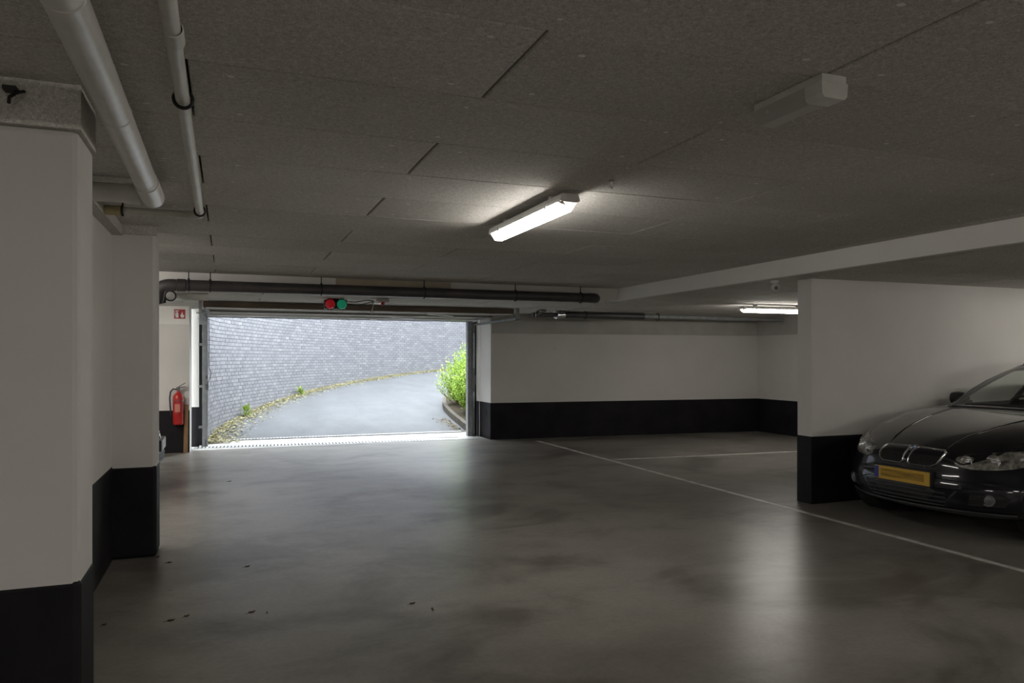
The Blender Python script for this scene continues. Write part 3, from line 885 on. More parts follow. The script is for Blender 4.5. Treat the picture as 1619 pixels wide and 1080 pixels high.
# white drain elbow behind the dark pipe's end
wd = thing('drain_elbow', 'short white drain pipe tucked behind the dark pipe end', 'pipe', (-.5, 9.3, 2.15))
put('pipe_run', MB().tube([(-.60, 9.10, 2.135), (-.585, 9.26, 2.14), (-.50, 9.42, 2.15), (-.36, 9.5, 2.163), (-.22, 9.52, 2.168)], .045, 14), M['white_pvc'], wd, smooth=40)
put('pipe_clip', MB().torus((-.598, 9.105, 2.135), .055, .008, 'y', 18, 6), M['black_clip'], wd, smooth=60)

# white pipes under the ceiling near the camera
wp = thing('white_pipe', 'thick white drain pipe running overhead along the pilasters', 'pipe', (-.37, 2, 2.3))
put('pipe_run', MB().tube([(-.345, -2.5, 2.31), (-.375, 4.10, 2.302)], .052, 20), M['white_pvc'], wp, smooth=40)
for y in (1.2, 2.0, 2.93, 3.95):
    put('sleeve', MB().lathe([(.052, 0), (.0545, .003), (.0545, .012), (.052, .015)], (-.345 - .03 * (y + 2.5) / 6.6, y, 2.31 - .008 * (y + 2.5) / 6.6), 20, 'y'), M['white_pvc'], wp, smooth=40)
put('end_fitting', MB().tube([(-.3745, 4.02, 2.302), (-.375, 4.40, 2.302)], .0575, 20).tube([(-.375, 4.40, 2.302), (-.375, 4.425, 2.302)], .050, 20), M['white_pvc'], wp, smooth=40)
put('side_branch', MB().tube([(-.38, 4.36, 2.305), (-.768, 4.36, 2.305)], .050, 20).tube([(-.43, 4.36, 2.305), (-.50, 4.36, 2.305)], .055, 20), M['white_pvc'], wp, smooth=40)
tp = thing('white_pipe', 'thin cream pipe in black clips beside the thick white pipe', 'pipe', (-.15, 3, 2.34))
put('pipe_run', MB().tube([(-.118, -1.5, 2.342), (-.162, 5.03, 2.342)], .0235, 14), M['thin_pvc'], tp, smooth=40)
put('sleeve', MB().lathe([(.0235, 0), (.027, .003), (.027, .09), (.0235, .093)], (-.139, 2.22, 2.342), 14, 'y'), M['thin_pvc'], tp, smooth=40)
put('elbow', MB().tube([(-.1615, 4.99, 2.342)] + [(-.162 - .05 + .05 * math.cos(a), 5.03 + .05 * math.sin(a), 2.342) for a in [k * PI / 2 / 6 for k in range(7)]] + [(-.24, 5.08, 2.342)], .0255, 14), M['thin_pvc'], tp, smooth=40)
put('cross_run', MB().tube([(-.22, 5.08, 2.342), (-.62, 5.08, 2.342)], .022, 14), M['thin_pvc'], tp, smooth=40)
put('yellow_run', MB().tube([(-.61, 5.08, 2.340), (-.698, 5.08, 2.340)], .030, 14), M['yellow_pvc'], tp, smooth=40)
for (x, y, ax) in ((-.145, 2.82, 'y'), (-.160, 4.93, 'y'), (-.60, 5.08, 'x')):
    c_ = put('pipe_clip', MB().torus((x, y, 2.342), .031, .0065, ax, 20, 6), M['black_clip'], tp, smooth=60)
    put('rod', MB().tube([(x, y, 2.372), (x, y, H - .001)], .005, 6), M['black_clip'], c_)

# small fixings on the ceiling
hk = MB().lathe([(.0001, 0), (.016, 0), (.016, .006), (.006, .010), (.0001, .010)], (1.90, 3.47, H - .012), 14).tube([(1.90, 3.47, H - .01), (1.90, 3.47, H - .028), (1.912, 3.47, H - .04), (1.90, 3.47, H - .052), (1.888, 3.47, H - .042)], .003, 6)
tag(put('ceiling_hook', hk, M['silver'], smooth=50), 'tiny shiny metal hook screwed into the ceiling behind the unlit light', 'hook')
hk = MB().bb((-.70, 2.90, 2.335), (-.66, 2.946, 2.349)).tube([(-.645, 2.94, 2.345), (-.66, 2.915, 2.332), (-.68, 2.905, 2.31), (-.685, 2.92, 2.295)], .006, 6)
tag(put('cable_hook', hk, M['black_clip'], smooth=50), 'black cable hook on the beam over the near pilaster', 'hook')

# ------------------------------------------------------------------ light fittings
def fluorescent(loc, rz, label, lit='lamp_on', group=None):
    """1.28 m batten with a clear bevelled cover, hanging below z=0 of its empty, long side on local x"""
    r = thing('fluorescent_light', label, 'ceiling light', loc, rz, group)
    L_ = 1.22
    tray = [(-.050, 0), (.050, 0), (.060, -.030), (.057, -.042), (-.057, -.042), (-.060, -.030)]
    put('tray', MB().extr(tray, 'x', -L_ / 2, L_ / 2), M['white_metal'], r, local=True)
    for x in (-.38, .38):
        put('spacer', MB().bb((x - .02, -.025, 0), (x + .02, .025, .028)), M['white_metal'], r, local=True)
    cov = [(-.055, -.042), (.055, -.042), (.053, -.048), (.026, -.090), (-.026, -.090), (-.053, -.048)]
    put('cover', MB().extr(cov, 'x', -L_ / 2 + .045, L_ / 2 - .045), M[lit], r, local=True, smooth=25)
    for s in (-1, 1):
        v1 = s * (L_ / 2 - .045); v2 = s * (L_ / 2)
        n_ = len(cov)
        sm = [(p * .86, -.042 if q > -.044 else -.042 + (q + .042) * .55) for p, q in cov]
        mb = MB(); mb.add([(v1, p, q) for p, q in cov] + [(v2, p, q) for p, q in sm], [tuple(range(n_)), tuple(range(2 * n_ - 1, n_ - 1, -1))] + [(i, n_ + i, n_ + (i + 1) % n_, (i + 1) % n_) for i in range(n_)])
        put('end_cap', mb, M['clear'], r, local=True)
    for x in (-.4, .4):
        for y0 in (.05, -.064):
            put('cover_clip', MB().bb((x - .015, y0, -.050), (x + .015, y0 + .014, -.025)), M['white_metal'], r, local=True)
    return r
fluorescent((1.79, 4.36, H - .030), PI / 2, 'lit white fluorescent batten on the main ceiling')
fluorescent((7.57, 8.80, HL - .030), -.05, 'lit fluorescent batten over the bay behind the partition wall', 'lamp_back')
fluorescent((8.60, 4.1, HL - .030), 0, 'lit fluorescent batten over the black car', 'lamp_bay')
fluorescent((1.85, -1.3, H - .030), PI / 2, 'unseen fill batten added overhead behind the viewer', 'lamp_fill')  # unseen fill lamp behind the viewer, brighter than the visible ones
fluorescent((1.85, -5.2, H - .030), PI / 2, 'unseen fill batten added deepest in the garage behind the viewer', 'lamp_fill')
for i, (x, y) in enumerate(((4.0, -2.6), (4.0, -6.2), (-2.2, -1.2), (-2.2, -5.0))):  # more out-of-view battens added to brighten the interior
    fluorescent((x, y, H - .030), PI / 2, ('added fill batten nearest the long line, behind the viewer', 'added fill batten deep in the garage beside the bays', 'added fill batten over the bay next to the near pilaster', 'added fill batten over the rear bay on the pilaster side')[i], 'lamp_fill')
for i, y in enumerate((-.2, -4.4)):
    fluorescent((8.6, y, HL - .030), 0, ('added fill batten over the bay next to the black car', 'added fill batten over the rear bay opposite the pilasters')[i], 'lamp_fill')
for i, (x, y, z) in enumerate(((-1.95, 7.7, H), (-1.95, 10.3, HL), (-4.6, 9.0, HL))):  # unseen battens placed to brighten the rear ceiling
    fluorescent((x, y, z - .030), 0, ('unseen fill batten in the bay just behind the far pilaster', 'unseen fill batten in the hidden bay closest to the door wall', 'unseen fill batten deep in the hidden bay by its end wall')[i], 'lamp_fill')

el = thing('emergency_light', 'unlit boxy emergency light with clear cover on the ceiling', 'emergency light', (1.895, 2.09, H))
base = [(1.842, H - .001), (1.948, H - .001), (1.948, H - .03), (1.842, H - .03)]
put('tray', MB().extr(base, 'y', 1.925, 2.265), M['white_metal'], el, bevel=.003)
cov = [(1.838, H - .028), (1.952, H - .028), (1.945, H - .062), (1.925, H - .080), (1.865, H - .080), (1.845, H - .062)]
put('cover', MB().extr(cov, 'y', 2.00, 2.262), M['clear'], el, smooth=25)
put('battery_box', MB().extr([(1.836, H - .026), (1.954, H - .026), (1.950, H - .072), (1.94, H - .082), (1.85, H - .082), (1.84, H - .072)], 'y', 1.922, 2.0), M['white_metal'], el, bevel=.003)
put('lamp_tube', MB().tube([(1.895, 2.01, H - .048), (1.895, 2.25, H - .048)], .009, 10), M['white_pvc'], el, smooth=40)
put('end_plate', MB().extr([(1.842, H - .028), (1.948, H - .028), (1.94, H - .06), (1.92, H - .076), (1.87, H - .076), (1.85, H - .06)], 'y', 2.262, 2.272), M['clear'], el)
put('indicator', MB().lathe([(.0001, -.004), (.006, -.003), (.006, .004), (.0001, .004)], (1.843, 2.19, H - .05), 10, 'x'), M['signwhite'], el)

sn = thing('motion_sensor', 'small white swivel motion sensor under the low ceiling edge', 'sensor', (5.16, 6.03, HL))
put('mount', MB().lathe([(.0001, 0), (.036, 0), (.040, -.014), (.028, -.028), (.016, -.034), (.0001, -.034)], (5.16, 6.03, HL - .001), 18), M['white_metal'], sn, smooth=40)
put('head', MB().lathe([(.0001, .036), (.022, .032), (.036, .016), (.040, 0), (.036, -.018), (.024, -.034), (.0001, -.04)], (5.16, 6.02, HL - .070), 18), M['white_pvc'], sn, smooth=50)
put('lens_window', MB().lathe([(.0001, -.012), (.014, -.010), (.02, 0), (.02, .012), (.0001, .012)], (5.148, 5.985, HL - .078), 14, 'y'), M['steel_dark'], sn, smooth=40)

# ------------------------------------------------------------------ extinguisher corner
ex = thing('fire_extinguisher', 'red fire extinguisher hung on the wall left of the doorway', 'fire extinguisher', (-.70, 12.15, .45))
ey = bw_y(-.7) - .085; ex_x = -.695
ex.location = (ex_x, ey, .45)
body = [(.0001, 0), (.058, 0), (.072, .012), (.074, .03), (.074, .40), (.068, .435), (.048, .465), (.026, .485), (.022, .51), (.0001, .51)]
bd = put('cylinder', MB().lathe(body, (ex_x, ey, .435), 24), M['red'], ex, smooth=40)
put('label_band', MB().lathe([(.0748, 0), (.0748, .16)], (ex_x, ey, .60), 24), M['signred'], bd, smooth=40)
put('label_print', MB().add([(ex_x + .0758 * math.cos(a), ey + .0758 * math.sin(a), z) for z in (.63, .75) for a in [-2.2 + k * .12 for k in range(10)]], [(i, i + 1, 11 + i, 10 + i) for i in range(9)]), M['paper'], bd)
put('valve', MB().lathe([(.0001, 0), (.02, 0), (.02, .03), (.026, .035), (.026, .055), (.0001, .055)], (ex_x, ey, .945), 14), M['steel_dark'], ex, smooth=40)
put('handle', MB().box((ex_x + .04, ey - .01, .998), (.13, .022, .012), Matrix.Rotation(-.12, 3, 'Y')).box((ex_x + .045, ey - .01, 1.03), (.13, .02, .010), Matrix.Rotation(-.55, 3, 'Y')), M['black_rubber'], ex)
hose = [(ex_x - .02, ey, .965), (ex_x - .07, ey - .01, .975), (ex_x - .105, ey - .01, .93), (ex_x - .115, ey - .01, .84), (ex_x - .11, ey - .01, .72), (ex_x - .098, ey - .01, .62), (ex_x - .09, ey - .01, .56)]
put('hose', MB().tube(hose, [.011] * 5 + [.013, .009], 10), M['black_rubber'], ex, smooth=60)
put('wall_bracket', MB().bb((ex_x - .03, ey + .07, .55), (ex_x + .03, bw_y(ex_x) - .006, .9)).torus((ex_x, ey, .80), .077, .005, 'z', 20, 6), M['steel_dark'], ex)

sg = thing('extinguisher_sign', 'small red square sign with white extinguisher pictogram on the wall', 'sign', (-.675, bw_y(-.675) - .014, 2.1))
sy = bw_y(-.675) - .015
put('panel', MB().bb((-.755, sy - .004, 2.035), (-.60, sy, 2.175)), M['signred'], sg)
pc = MB(); yy = (sy - .0052, sy - .0038)
def flat(pts): pc.extr([(p, q) for p, q in pts], 'y', yy[0], yy[1])
# extinguisher shape and flame
flat([(-.735, 2.05), (-.695, 2.05), (-.695, 2.115), (-.703, 2.128), (-.727, 2.128), (-.735, 2.115)])
flat([(-.722, 2.128), (-.708, 2.128), (-.708, 2.145), (-.722, 2.145)])
flat([(-.74, 2.145), (-.695, 2.145), (-.685, 2.158), (-.74, 2.158)])
flat([(-.745, 2.08), (-.740, 2.08), (-.740, 2.15), (-.745, 2.15)])
flat([(-.655, 2.05), (-.625, 2.05), (-.615, 2.075), (-.622, 2.10), (-.632, 2.09), (-.640, 2.145), (-.655, 2.11), (-.668, 2.085), (-.668, 2.068)])
put('pictogram', pc, M['signwhite'], sg)

pk = MB()
lean = .03
pk.add([(-.625, 12.20, .004), (-.565, 12.20, .004), (-.565, 12.225, .004), (-.625, 12.225, .004), (-.612, 12.232, .73), (-.555, 12.232, .73), (-.555, 12.257, .73), (-.612, 12.257, .73)], [(0, 3, 2, 1), (4, 5, 6, 7), (0, 1, 5, 4), (1, 2, 6, 5), (2, 3, 7, 6), (3, 0, 4, 7)])
tag(put('wooden_plank', pk, M['plank'], bevel=.002), 'brown wooden plank standing upright against the wall corner by the extinguisher', 'plank')
o = put('wall_socket', MB().bb((4.316, 12.50, .40), (4.3195, 12.58, .53)), M['dark']); tag(o, 'small dark socket plate on the black base beside the doorway', 'socket')

# dead leaves on the floor
lp = [(.126, 4.42, .05, .4), (.206, 4.38, .022, 1.2), (-.29, 4.44, .05, .2), (-.213, 4.484, .04, .6), (1.006, 4.241, .045, .3), (1.09, 4.10, .045, 1.4), (.126, 5.40, .045, .5), (-.381, 5.7, .04, .1), (-.62, 4.5, .03, .5), (.02, 9.2, .05, .2), (-.47, 5.89, .035, 1.0)]
LEAF = ['larger dark dead leaf of the pair in the open middle floor', 'tiny leaf crumb lying beside the larger dark leaf', 'brown dead leaf before the near pilaster', 'dark leaf touching distance from the brown one, nearer the middle',
        'long dark leaf on the floor toward the bay lines', 'thin twig-like leaf standing crosswise beside the long dark leaf', 'dark leaf straight ahead of the far pilaster', 'small leaf a step in front of the far pilaster',
        'scrap of leaf against the black base between the pilasters', 'dark leaf nearest to the garage doorway', 'crumpled leaf at the foot of the far pilaster corner']
for i, (x, y, l_, a) in enumerate(lp):
    mb = MB(); c = Vector((x, y, .003)); u = Vector((math.cos(a), math.sin(a), 0)) * l_ * .5; w_ = Vector((-math.sin(a), math.cos(a), 0)) * l_ * .2
    up = Vector((0, 0, 1))
    top = [c - u + up * .004, c - u * .4 + w_ + up * .008, c + u * .4 + w_ * .8 + up * .006, c + u + up * .010, c + u * .4 - w_ * .8 + up * .001, c - u * .4 - w_ + up * .001, c + up * .003]
    mb.add(top, [(0, 1, 6), (1, 2, 6), (2, 3, 6), (3, 4, 6), (4, 5, 6), (5, 0, 6)])
    mb.tube([c - u + up * .003, c - u * 1.5 + up * .002], .0012, 4)
    o = put('dead_leaf', mb, M['deadleaf'], loc=(x, y, 0))
    tag(o, LEAF[i], 'leaf', 'dead leaves scattered on the floor')

# ------------------------------------------------------------------ cars
def lerp(a, b, t): return a + (b - a) * t
def interp(x, tab):
    if x <= tab[0][0]: return tab[0][1]
    for (x0, y0), (x1, y1) in zip(tab, tab[1:]):
        if x <= x1: return y0 + (y1 - y0) * (x - x0) / (x1 - x0)
    return tab[-1][1]

CL = 4.52
W_TAB = [(0, .80), (.15, .835), (.4, .872), (.8, .898), (1.4, .906), (3.4, .906), (4.0, .885), (4.52, .83)]
ZT_TAB = [(0, .665), (.06, .70), (.15, .745), (.3, .800), (.6, .868), (.9, .918), (1.2, .952), (1.5, .975), (1.75, .982), (4.3, 1.0), (4.45, .96), (4.52, .90)]
EDGE_TAB = [(0, .01), (.15, .02), (.5, .035), (1.3, .03), (1.9, .0), (4.52, .0)]
XF_TAB = [(0, .16), (.08, .05), (.2, .015), (.4, .0), (.52, .005), (.62, .035), (.8, .055), (.93, .07), (1, .12)]
R_TAB = [(0, .90), (.08, .955), (.3, .985), (.5, 1.0), (.7, .992), (.85, .975), (1, .925)]
ZB = .19

def body_point(xl, t, r):
    """xl 0..1 nominal length, t -1..1, r 0..1"""
    x = xl * CL
    zt = interp(x, ZT_TAB) - interp(x, EDGE_TAB) * abs(t) ** 3
    z = ZB + r * (zt - ZB)
    w = interp(x, W_TAB) * interp(r, R_TAB)
    bow = .30 * abs(t) ** 2.6
    xf = interp(r, XF_TAB) + bow
    xr = CL - .05 * abs(t) ** 3 * 3 - (.06 if r < .25 else 0) - .10 * max(0, r - .6)
    k = max(0, 1 - x / 1.0)
    kr = max(0, (x - (CL - .7)) / .7)
    xx = x + k * xf + kr * (xr - CL)
    return Vector((xx, t * w, z))

def box_grid(fn, nx, ny, nz):
    """surface of a box lattice, closed; returns verts, faces"""
    idx = {}; V_ = []; F_ = []; tags = []
    def g(i, j, k):
        key = (i, j, k)
        if key not in idx:
            idx[key] = len(V_); V_.append(fn(i, j, k))
        return idx[key]
    for i in range(nx):
        for j in range(ny):
            F_.append((g(i, j, nz), g(i + 1, j, nz), g(i + 1, j + 1, nz), g(i, j + 1, nz))); tags.append(('top', i, j))
            F_.append((g(i, j, 0), g(i, j + 1, 0), g(i + 1, j + 1, 0), g(i + 1, j, 0))); tags.append(('bot', i, j))
        for k in range(nz):
            F_.append((g(i, 0, k), g(i + 1, 0, k), g(i + 1, 0, k + 1), g(i, 0, k + 1))); tags.append(('side', i, k))
            F_.append((g(i, ny, k), g(i, ny, k + 1), g(i + 1, ny, k + 1), g(i + 1, ny, k))); tags.append(('side', i, k))
    for j in range(ny):
        for k in range(nz):
            F_.append((g(0, j, k), g(0, j, k + 1), g(0, j + 1, k + 1), g(0, j + 1, k))); tags.append(('front', j, k))
            F_.append((g(nx, j, k), g(nx, j + 1, k), g(nx, j + 1, k + 1), g(nx, j, k + 1))); tags.append(('back', j, k))
    return V_, F_, tags

XI = [0, .03, .09, .18, .32, .55, .8, 1.0, 1.18, 1.42, 1.75, 2.1, 2.5, 3.0, 3.5, 3.9, 4.2, 4.38, 4.47, 4.52]
TJ = [-1, -.93, -.80, -.62, -.42, -.2, 0, .2, .42, .62, .80, .93, 1]
RK = [0, .07, .2, .36, .52, .64, .78, .92, 1]
def body_lattice(i, j, k):
    p = body_point(XI[i] / CL, TJ[j], RK[k])
    if k == len(RK) - 1 and 1.75 <= XI[i] <= 4.3 and abs(TJ[j]) < .9:
        p.z -= .38 if 1.8 < XI[i] < 4.25 else .05      # cabin tub
    return p

WX, WXR, WR = .78, 3.54, .318

def build_body_mesh():
    V_, F_, tg = box_grid(body_lattice, len(XI) - 1, len(TJ) - 1, len(RK) - 1)
    me = bpy.data.meshes.new('car_body')
    me.from_pydata([tuple(v) for v in V_], [], F_)
    bm = bmesh.new(); bm.from_mesh(me); bmesh.ops.recalc_face_normals(bm, faces=bm.faces); bm.to_mesh(me); bm.free()
    o = bpy.data.objects.new('tmp', me); col.objects.link(o)
    s_ = o.modifiers.new('s', 'SUBSURF'); s_.levels = 2; s_.render_levels = 2
    cut = []
    for wx in (WX, WXR):
        for sy_ in (-1, 1):
            cm = bpy.data.meshes.new('c')
            mb = MB().lathe([(.0001, -.2), (.368, -.2), (.368, .2), (.0001, .2)], (wx, sy_ * .88, WR + .02), 40, 'y')
            cm.from_pydata(mb.v, [], mb.f)
            b2 = bmesh.new(); b2.from_mesh(cm); bmesh.ops.remove_doubles(b2, verts=b2.verts, dist=.001); bmesh.ops.recalc_face_normals(b2, faces=b2.faces); b2.to_mesh(cm); b2.free()
            co = bpy.data.objects.new('c', cm); col.objects.link(co); cut.append(co)
            bo = o.modifiers.new('b', 'BOOLEAN'); bo.operation = 'DIFFERENCE'; bo.object = co; bo.solver = 'EXACT'
    bpy.context.view_layer.update()
    dg = bpy.context.evaluated_depsgraph_get()
    res = bpy.data.meshes.new_from_object(o.evaluated_get(dg))
    for c in cut + [o]: bpy.data.objects.remove(c, do_unlink=True)
    res.materials.clear()
    for p in res.polygons: p.use_smooth = True
    res.set_sharp_from_angle(angle=math.radians(42))
    return res
BODY = build_body_mesh()
_bm = bmesh.new(); _bm.from_mesh(BODY)
BVH = BVHTree.FromBMesh(_bm); _bm.free()

def cast_front(y, z):
    h_ = BVH.ray_cast(Vector((-1.5, y, z)), Vector((1, 0, 0)))
    if h_[0] is None: return Vector((.3, y, z)), Vector((-1, 0, 0))
    return h_[0], h_[1]
def cast_side(x, z, s):
    h_ = BVH.ray_cast(Vector((x, s * 2, z)), Vector((0, -s, 0)))
    if h_[0] is None: return Vector((x, s * .9, z)), Vector((0, s, 0))
    return h_[0], h_[1]
def cast_top(x, y):
    h_ = BVH.ray_cast(Vector((x, y, 3)), Vector((0, 0, -1)))
    if h_[0] is None: return Vector((x, y, .9)), Vector((0, 0, 1))
    return h_[0], h_[1]

def smooth_outline(pts, sub=4):
    n = len(pts); out = []
    for i in range(n):
        p0, p1, p2, p3 = (Vector(pts[(i + k) % n]) for k in (-1, 0, 1, 2))
        for k in range(sub):
            t = k / sub
            out.append(.5 * ((2 * p1) + (p2 - p0) * t + (2 * p0 - 5 * p1 + 4 * p2 - p3) * t * t + (3 * p1 - p0 - 3 * p2 + p3) * t ** 3))
    return out

def patch(outline, cast, rings, mi=0, fill=True):
    """rings: (scale, offset along normal); returns MB following the body"""
    c = sum((Vector(p) for p in outline), Vector((0, 0))) / len(outline)
    mb = MB(); n = len(outline); v_ = []
    for s_, off in rings:
        for p in outline:
            q = c + (Vector(p) - c) * s_
            h_, nn = cast(q[0], q[1])
            v_.append(h_ + nn * off)
    f_ = [(a * n + i, a * n + (i + 1) % n, (a + 1) * n + (i + 1) % n, (a + 1) * n + i) for a in range(len(rings) - 1) for i in range(n)]
    if fill:
        h_, nn = cast(c[0], c[1]); v_.append(h_ + nn * rings[-1][1])
        f_ += [((len(rings) - 1) * n + i, (len(rings) - 1) * n + (i + 1) % n, len(v_) - 1) for i in range(n)]
    mb.add(v_, f_, mi)
    return mb
def dense(pts, step=.04):
    out = []
    n = len(pts)
    for i in range(n):
        a = Vector(pts[i]); b_ = Vector(pts[(i + 1) % n]); k = max(1, int((b_ - a).length / step))
        out += [a.lerp(b_, j / k) for j in range(k)]
    return out
DISC = lambda off: [(1, -.004), (1, off), (.8, off), (.6, off), (.4, off), (.2, off)]

def wheel(parent, x, s):
    w = bpy.data.objects.new('wheel', None); col.objects.link(w); w.parent = parent; w.location = (x, s * .79, WR)
    ty = [(.205, -.10), (.26, -.112), (.30, -.108), (.316, -.09), (.318, -.05), (.318, .05), (.316, .09), (.30, .108), (.26, .112), (.205, .10), (.205, -.10)]
    put('tyre', MB().lathe(ty, (0, 0, 0), 40, 'y'), M['tyre'], w, local=True, smooth=40)
    put('rim', MB().lathe([(.207, -.10), (.215, .104), (.205, .106), (.19, .085), (.18, -.05), (.0001, -.05)] if s > 0 else [(.207, .10), (.215, -.104), (.205, -.106), (.19, -.085), (.18, .05), (.0001, .05)], (0, 0, 0), 40, 'y'), M['alloy'], w, local=True, smooth=40)
    sp = MB()
    for k in range(5):
        for d in (-.16, .16):
            a = 2 * PI * k / 5 + d; a2 = 2 * PI * k / 5 + d * .7
            p0 = Vector((.05 * math.cos(a2), s * .085, .05 * math.sin(a2))); p1 = Vector((.195 * math.cos(a), s * .09, .195 * math.sin(a)))
            sp.tube([p0, p1], [.016, .013], 6)
    sp.lathe([(.0001, .095 * s), (.05, .095 * s), (.06, .08 * s), (.06, .0), (.0001, 0)], (0, 0, 0), 20, 'y')
    put('spokes', sp, M['alloy'], w, local=True, smooth=40)
    put('arch_lining', MB().lathe([(.30, -.14 * s), (.366, -.14 * s), (.366, .07 * s)], (0, 0, .02), 28, 'y'), M['dark'], w, local=True)

def grid_patch(fn, us, vs_):
    v_ = [fn(u, v) for v in vs_ for u in us]; n = len(us)
    return v_, [(j * n + i, j * n + i + 1, (j + 1) * n + i + 1, (j + 1) * n + i) for j in range(len(vs_) - 1) for i in range(n - 1)]

def make_car(name, label, loc, rz, paint, kidneys, plate):
    root = thing(name, label, 'car', loc, rz)
    bme = BODY.copy()
    bme.materials.append(paint); bme.materials.append(M['seatcloth'])
    for p in bme.polygons:
        c = p.center
        if 1.75 < c.x < 4.25 and abs(c.y) < .80 and c.z < .93 and c.z > .45 and abs(p.normal.z) > .05 and p.normal.z > 0 and c.z < .90: p.material_index = 1
    bo = bpy.data.objects.new('body', bme); col.objects.link(bo); bo.parent = root
    # hood panel
    hood = [(.12, -.30), (.16, -.48), (.40, -.64), (.80, -.715), (1.45, -.745), (1.50, -.4), (1.46, 0), (1.50, .4), (1.45, .745), (.80, .715), (.40, .64), (.16, .48), (.12, .30), (.095, 0)]
    hd = smooth_outline(hood, 5)
    put('hood', patch(hd, cast_top, [(1, -.004), (1, .001), (.992, .005), (.9, .006), (.75, .006), (.6, .006), (.45, .006), (.3, .006), (.15, .006)]), paint, root, local=True, smooth=35)
    put('hood_seam', patch(hd, cast_top, [(1.012, -.003), (1.012, .0012), (.985, .0012)], fill=False), M['trim_black'], root, local=True)
    # crease ribs on the hood
    for s in (-1, 1):
        pts = [cast_top(x, s * lerp(.26, .50, (x - .16) / 1.25))[0] + Vector((0, 0, .003)) for x in [.16 + .125 * k for k in range(11)]]
        put('hood_crease', MB().tube(pts, [.004] + [.012] * 9 + [.004], 6), paint, root, local=True, smooth=70)
    if kidneys:
        for s in (-1, 1):
            o_ = [(s * .022, .575), (s * .022, .68), (s * .035, .695), (s * .27, .688), (s * .292, .67), (s * .285, .62), (s * .265, .582), (s * .225, .560), (s * .04, .560)]
            oo = dense(o_, .02)
            fr_ = put('grille', patch(oo, cast_front, [(1, -.02), (1, .004), (.88, .003), (.6, .003), (.3, .003)]), M['dark'], root, local=True)
            put('grille_frame', patch(oo, cast_front, [(1.03, -.01), (1.03, .010), (.985, .018), (.93, .015), (.91, .0)], fill=False), M['chrome'], fr_, local=True, smooth=50)
            bars = MB()
            for k in range(9):
                y = s * (.05 + .025 * k); zt, zb_ = .678, .575
                a = cast_front(y, zb_)[0] + Vector((-.006, 0, 0)); b_ = cast_front(y, zt)[0] + Vector((-.006, 0, 0))
                bars.tube([a, (a + b_) / 2, b_], .004, 5)
            put('grille_bars', bars, M['trim_black'], fr_, local=True)
        # round badge on the hood tip
        bp, bn = cast_top(.15, 0)
        q = Vector((0, 0, 1)).rotation_difference(bn).to_matrix()
        def disc(r0, r1, a0, a1, h_, n=10):
            vv = []
            for k in range(n + 1):
                a = a0 + (a1 - a0) * k / n
                vv.append(bp + q @ Vector((r0 * math.cos(a), r0 * math.sin(a), h_))); vv.append(bp + q @ Vector((r1 * math.cos(a), r1 * math.sin(a), h_)))
            return vv, [(2 * k, 2 * k + 1, 2 * k + 3, 2 * k + 2) for k in range(n)]
        bd_ = MB(); bd_.add([bp + q @ Vector((.041 * math.cos(2 * PI * k / 24), .041 * math.sin(2 * PI * k / 24), h_)) for h_ in (0, .012) for k in range(24)], [tuple(range(24, 48))] + [(k, (k + 1) % 24, 24 + (k + 1) % 24, 24 + k) for k in range(24)])
        b0 = put('badge', bd_, M['chrome'], root, local=True)
        bk = MB(); v1, f1 = disc(.025, .038, 0, 2 * PI, .0126, 24); bk.add(v1, f1)
        put('badge_ring', bk, M['trim_black'], b0, local=True)
        qb = MB(); qw = MB()
        for k in range(4):
            v1, f1 = disc(.0002, .024, k * PI / 2, (k + 1) * PI / 2, .0126, 6)
            (qb if k % 2 == 0 else qw).add(v1, f1)
        put('badge_blue', qb, M['badge_blue'], b0, local=True); put('badge_white', qw, M['badge_white'], b0, local=True)
    else:
        o_ = dense([(-.48, .53), (-.52, .64), (-.40, .665), (.40, .665), (.52, .64), (.48, .53)], .04)
        fr_ = put('grille', patch(o_, cast_front, [(1, -.02), (1, .003), (.7, .003), (.4, .003)]), M['dark'], root, local=True)
        put('grille_frame', patch(o_, cast_front, [(1.03, -.01), (1.03, .010), (1.0, .014), (.96, .012), (.95, .0)], fill=False), M['chrome'], fr_, local=True, smooth=50)
        for k in range(3):
            z = .56 + .035 * k
            put('grille_bar', MB().tube([cast_front(y, z)[0] + Vector((-.008, 0, 0)) for y in [-.46 + .092 * q for q in range(11)]], .007, 6), M['chrome'], fr_, local=True, smooth=60)
    # headlights wrap round the corners
    for s in (-1, 1):
        o_ = [(s * .375, .640), (s * .43, .680), (s * .58, .702), (s * .72, .722), (s * .82, .745), (s * .82, .68), (s * .78, .618), (s * .66, .582), (s * .50, .572), (s * .40, .592)]
        oo = smooth_outline(o_, 3)
        hl = put('headlight', patch(oo, cast_front, [(1, -.012), (1, .002), (.96, .003), (.8, .003), (.6, .003), (.4, .003), (.2, .003)]), M['head_inside'], root, local=True, smooth=50)
        put('lens', patch(oo, cast_front, [(1, .003), (.97, .010), (.8, .020), (.5, .024), (.25, .024)]), M['head_glass'], hl, local=True, smooth=60)
        for (y, z, r_) in ((.455, .628, .042), (.60, .638, .050), (.725, .658, .036)):
            p, nn = cast_front(s * y, z)
            d = Vector((-1, 0, 0)).lerp(nn, .4).normalized()
            qq = Vector((0, 0, 1)).rotation_difference(d).to_matrix()
            base_ = MB().lathe([(r_ * .35, -.006), (r_ * .75, .0), (r_, .006), (r_ * 1.06, .010), (r_, .012), (r_ * .8, .003)], (0, 0, 0), 20)
            base_.lathe([(.0001, .010), (r_ * .28, .008), (r_ * .4, .0), (r_ * .4, -.006)], (0, 0, 0), 14)
            mb = MB().add([p + qq @ Vector(v) for v in base_.v], base_.f)
            put('reflector', mb, M['chrome'], hl, local=True, smooth=50)
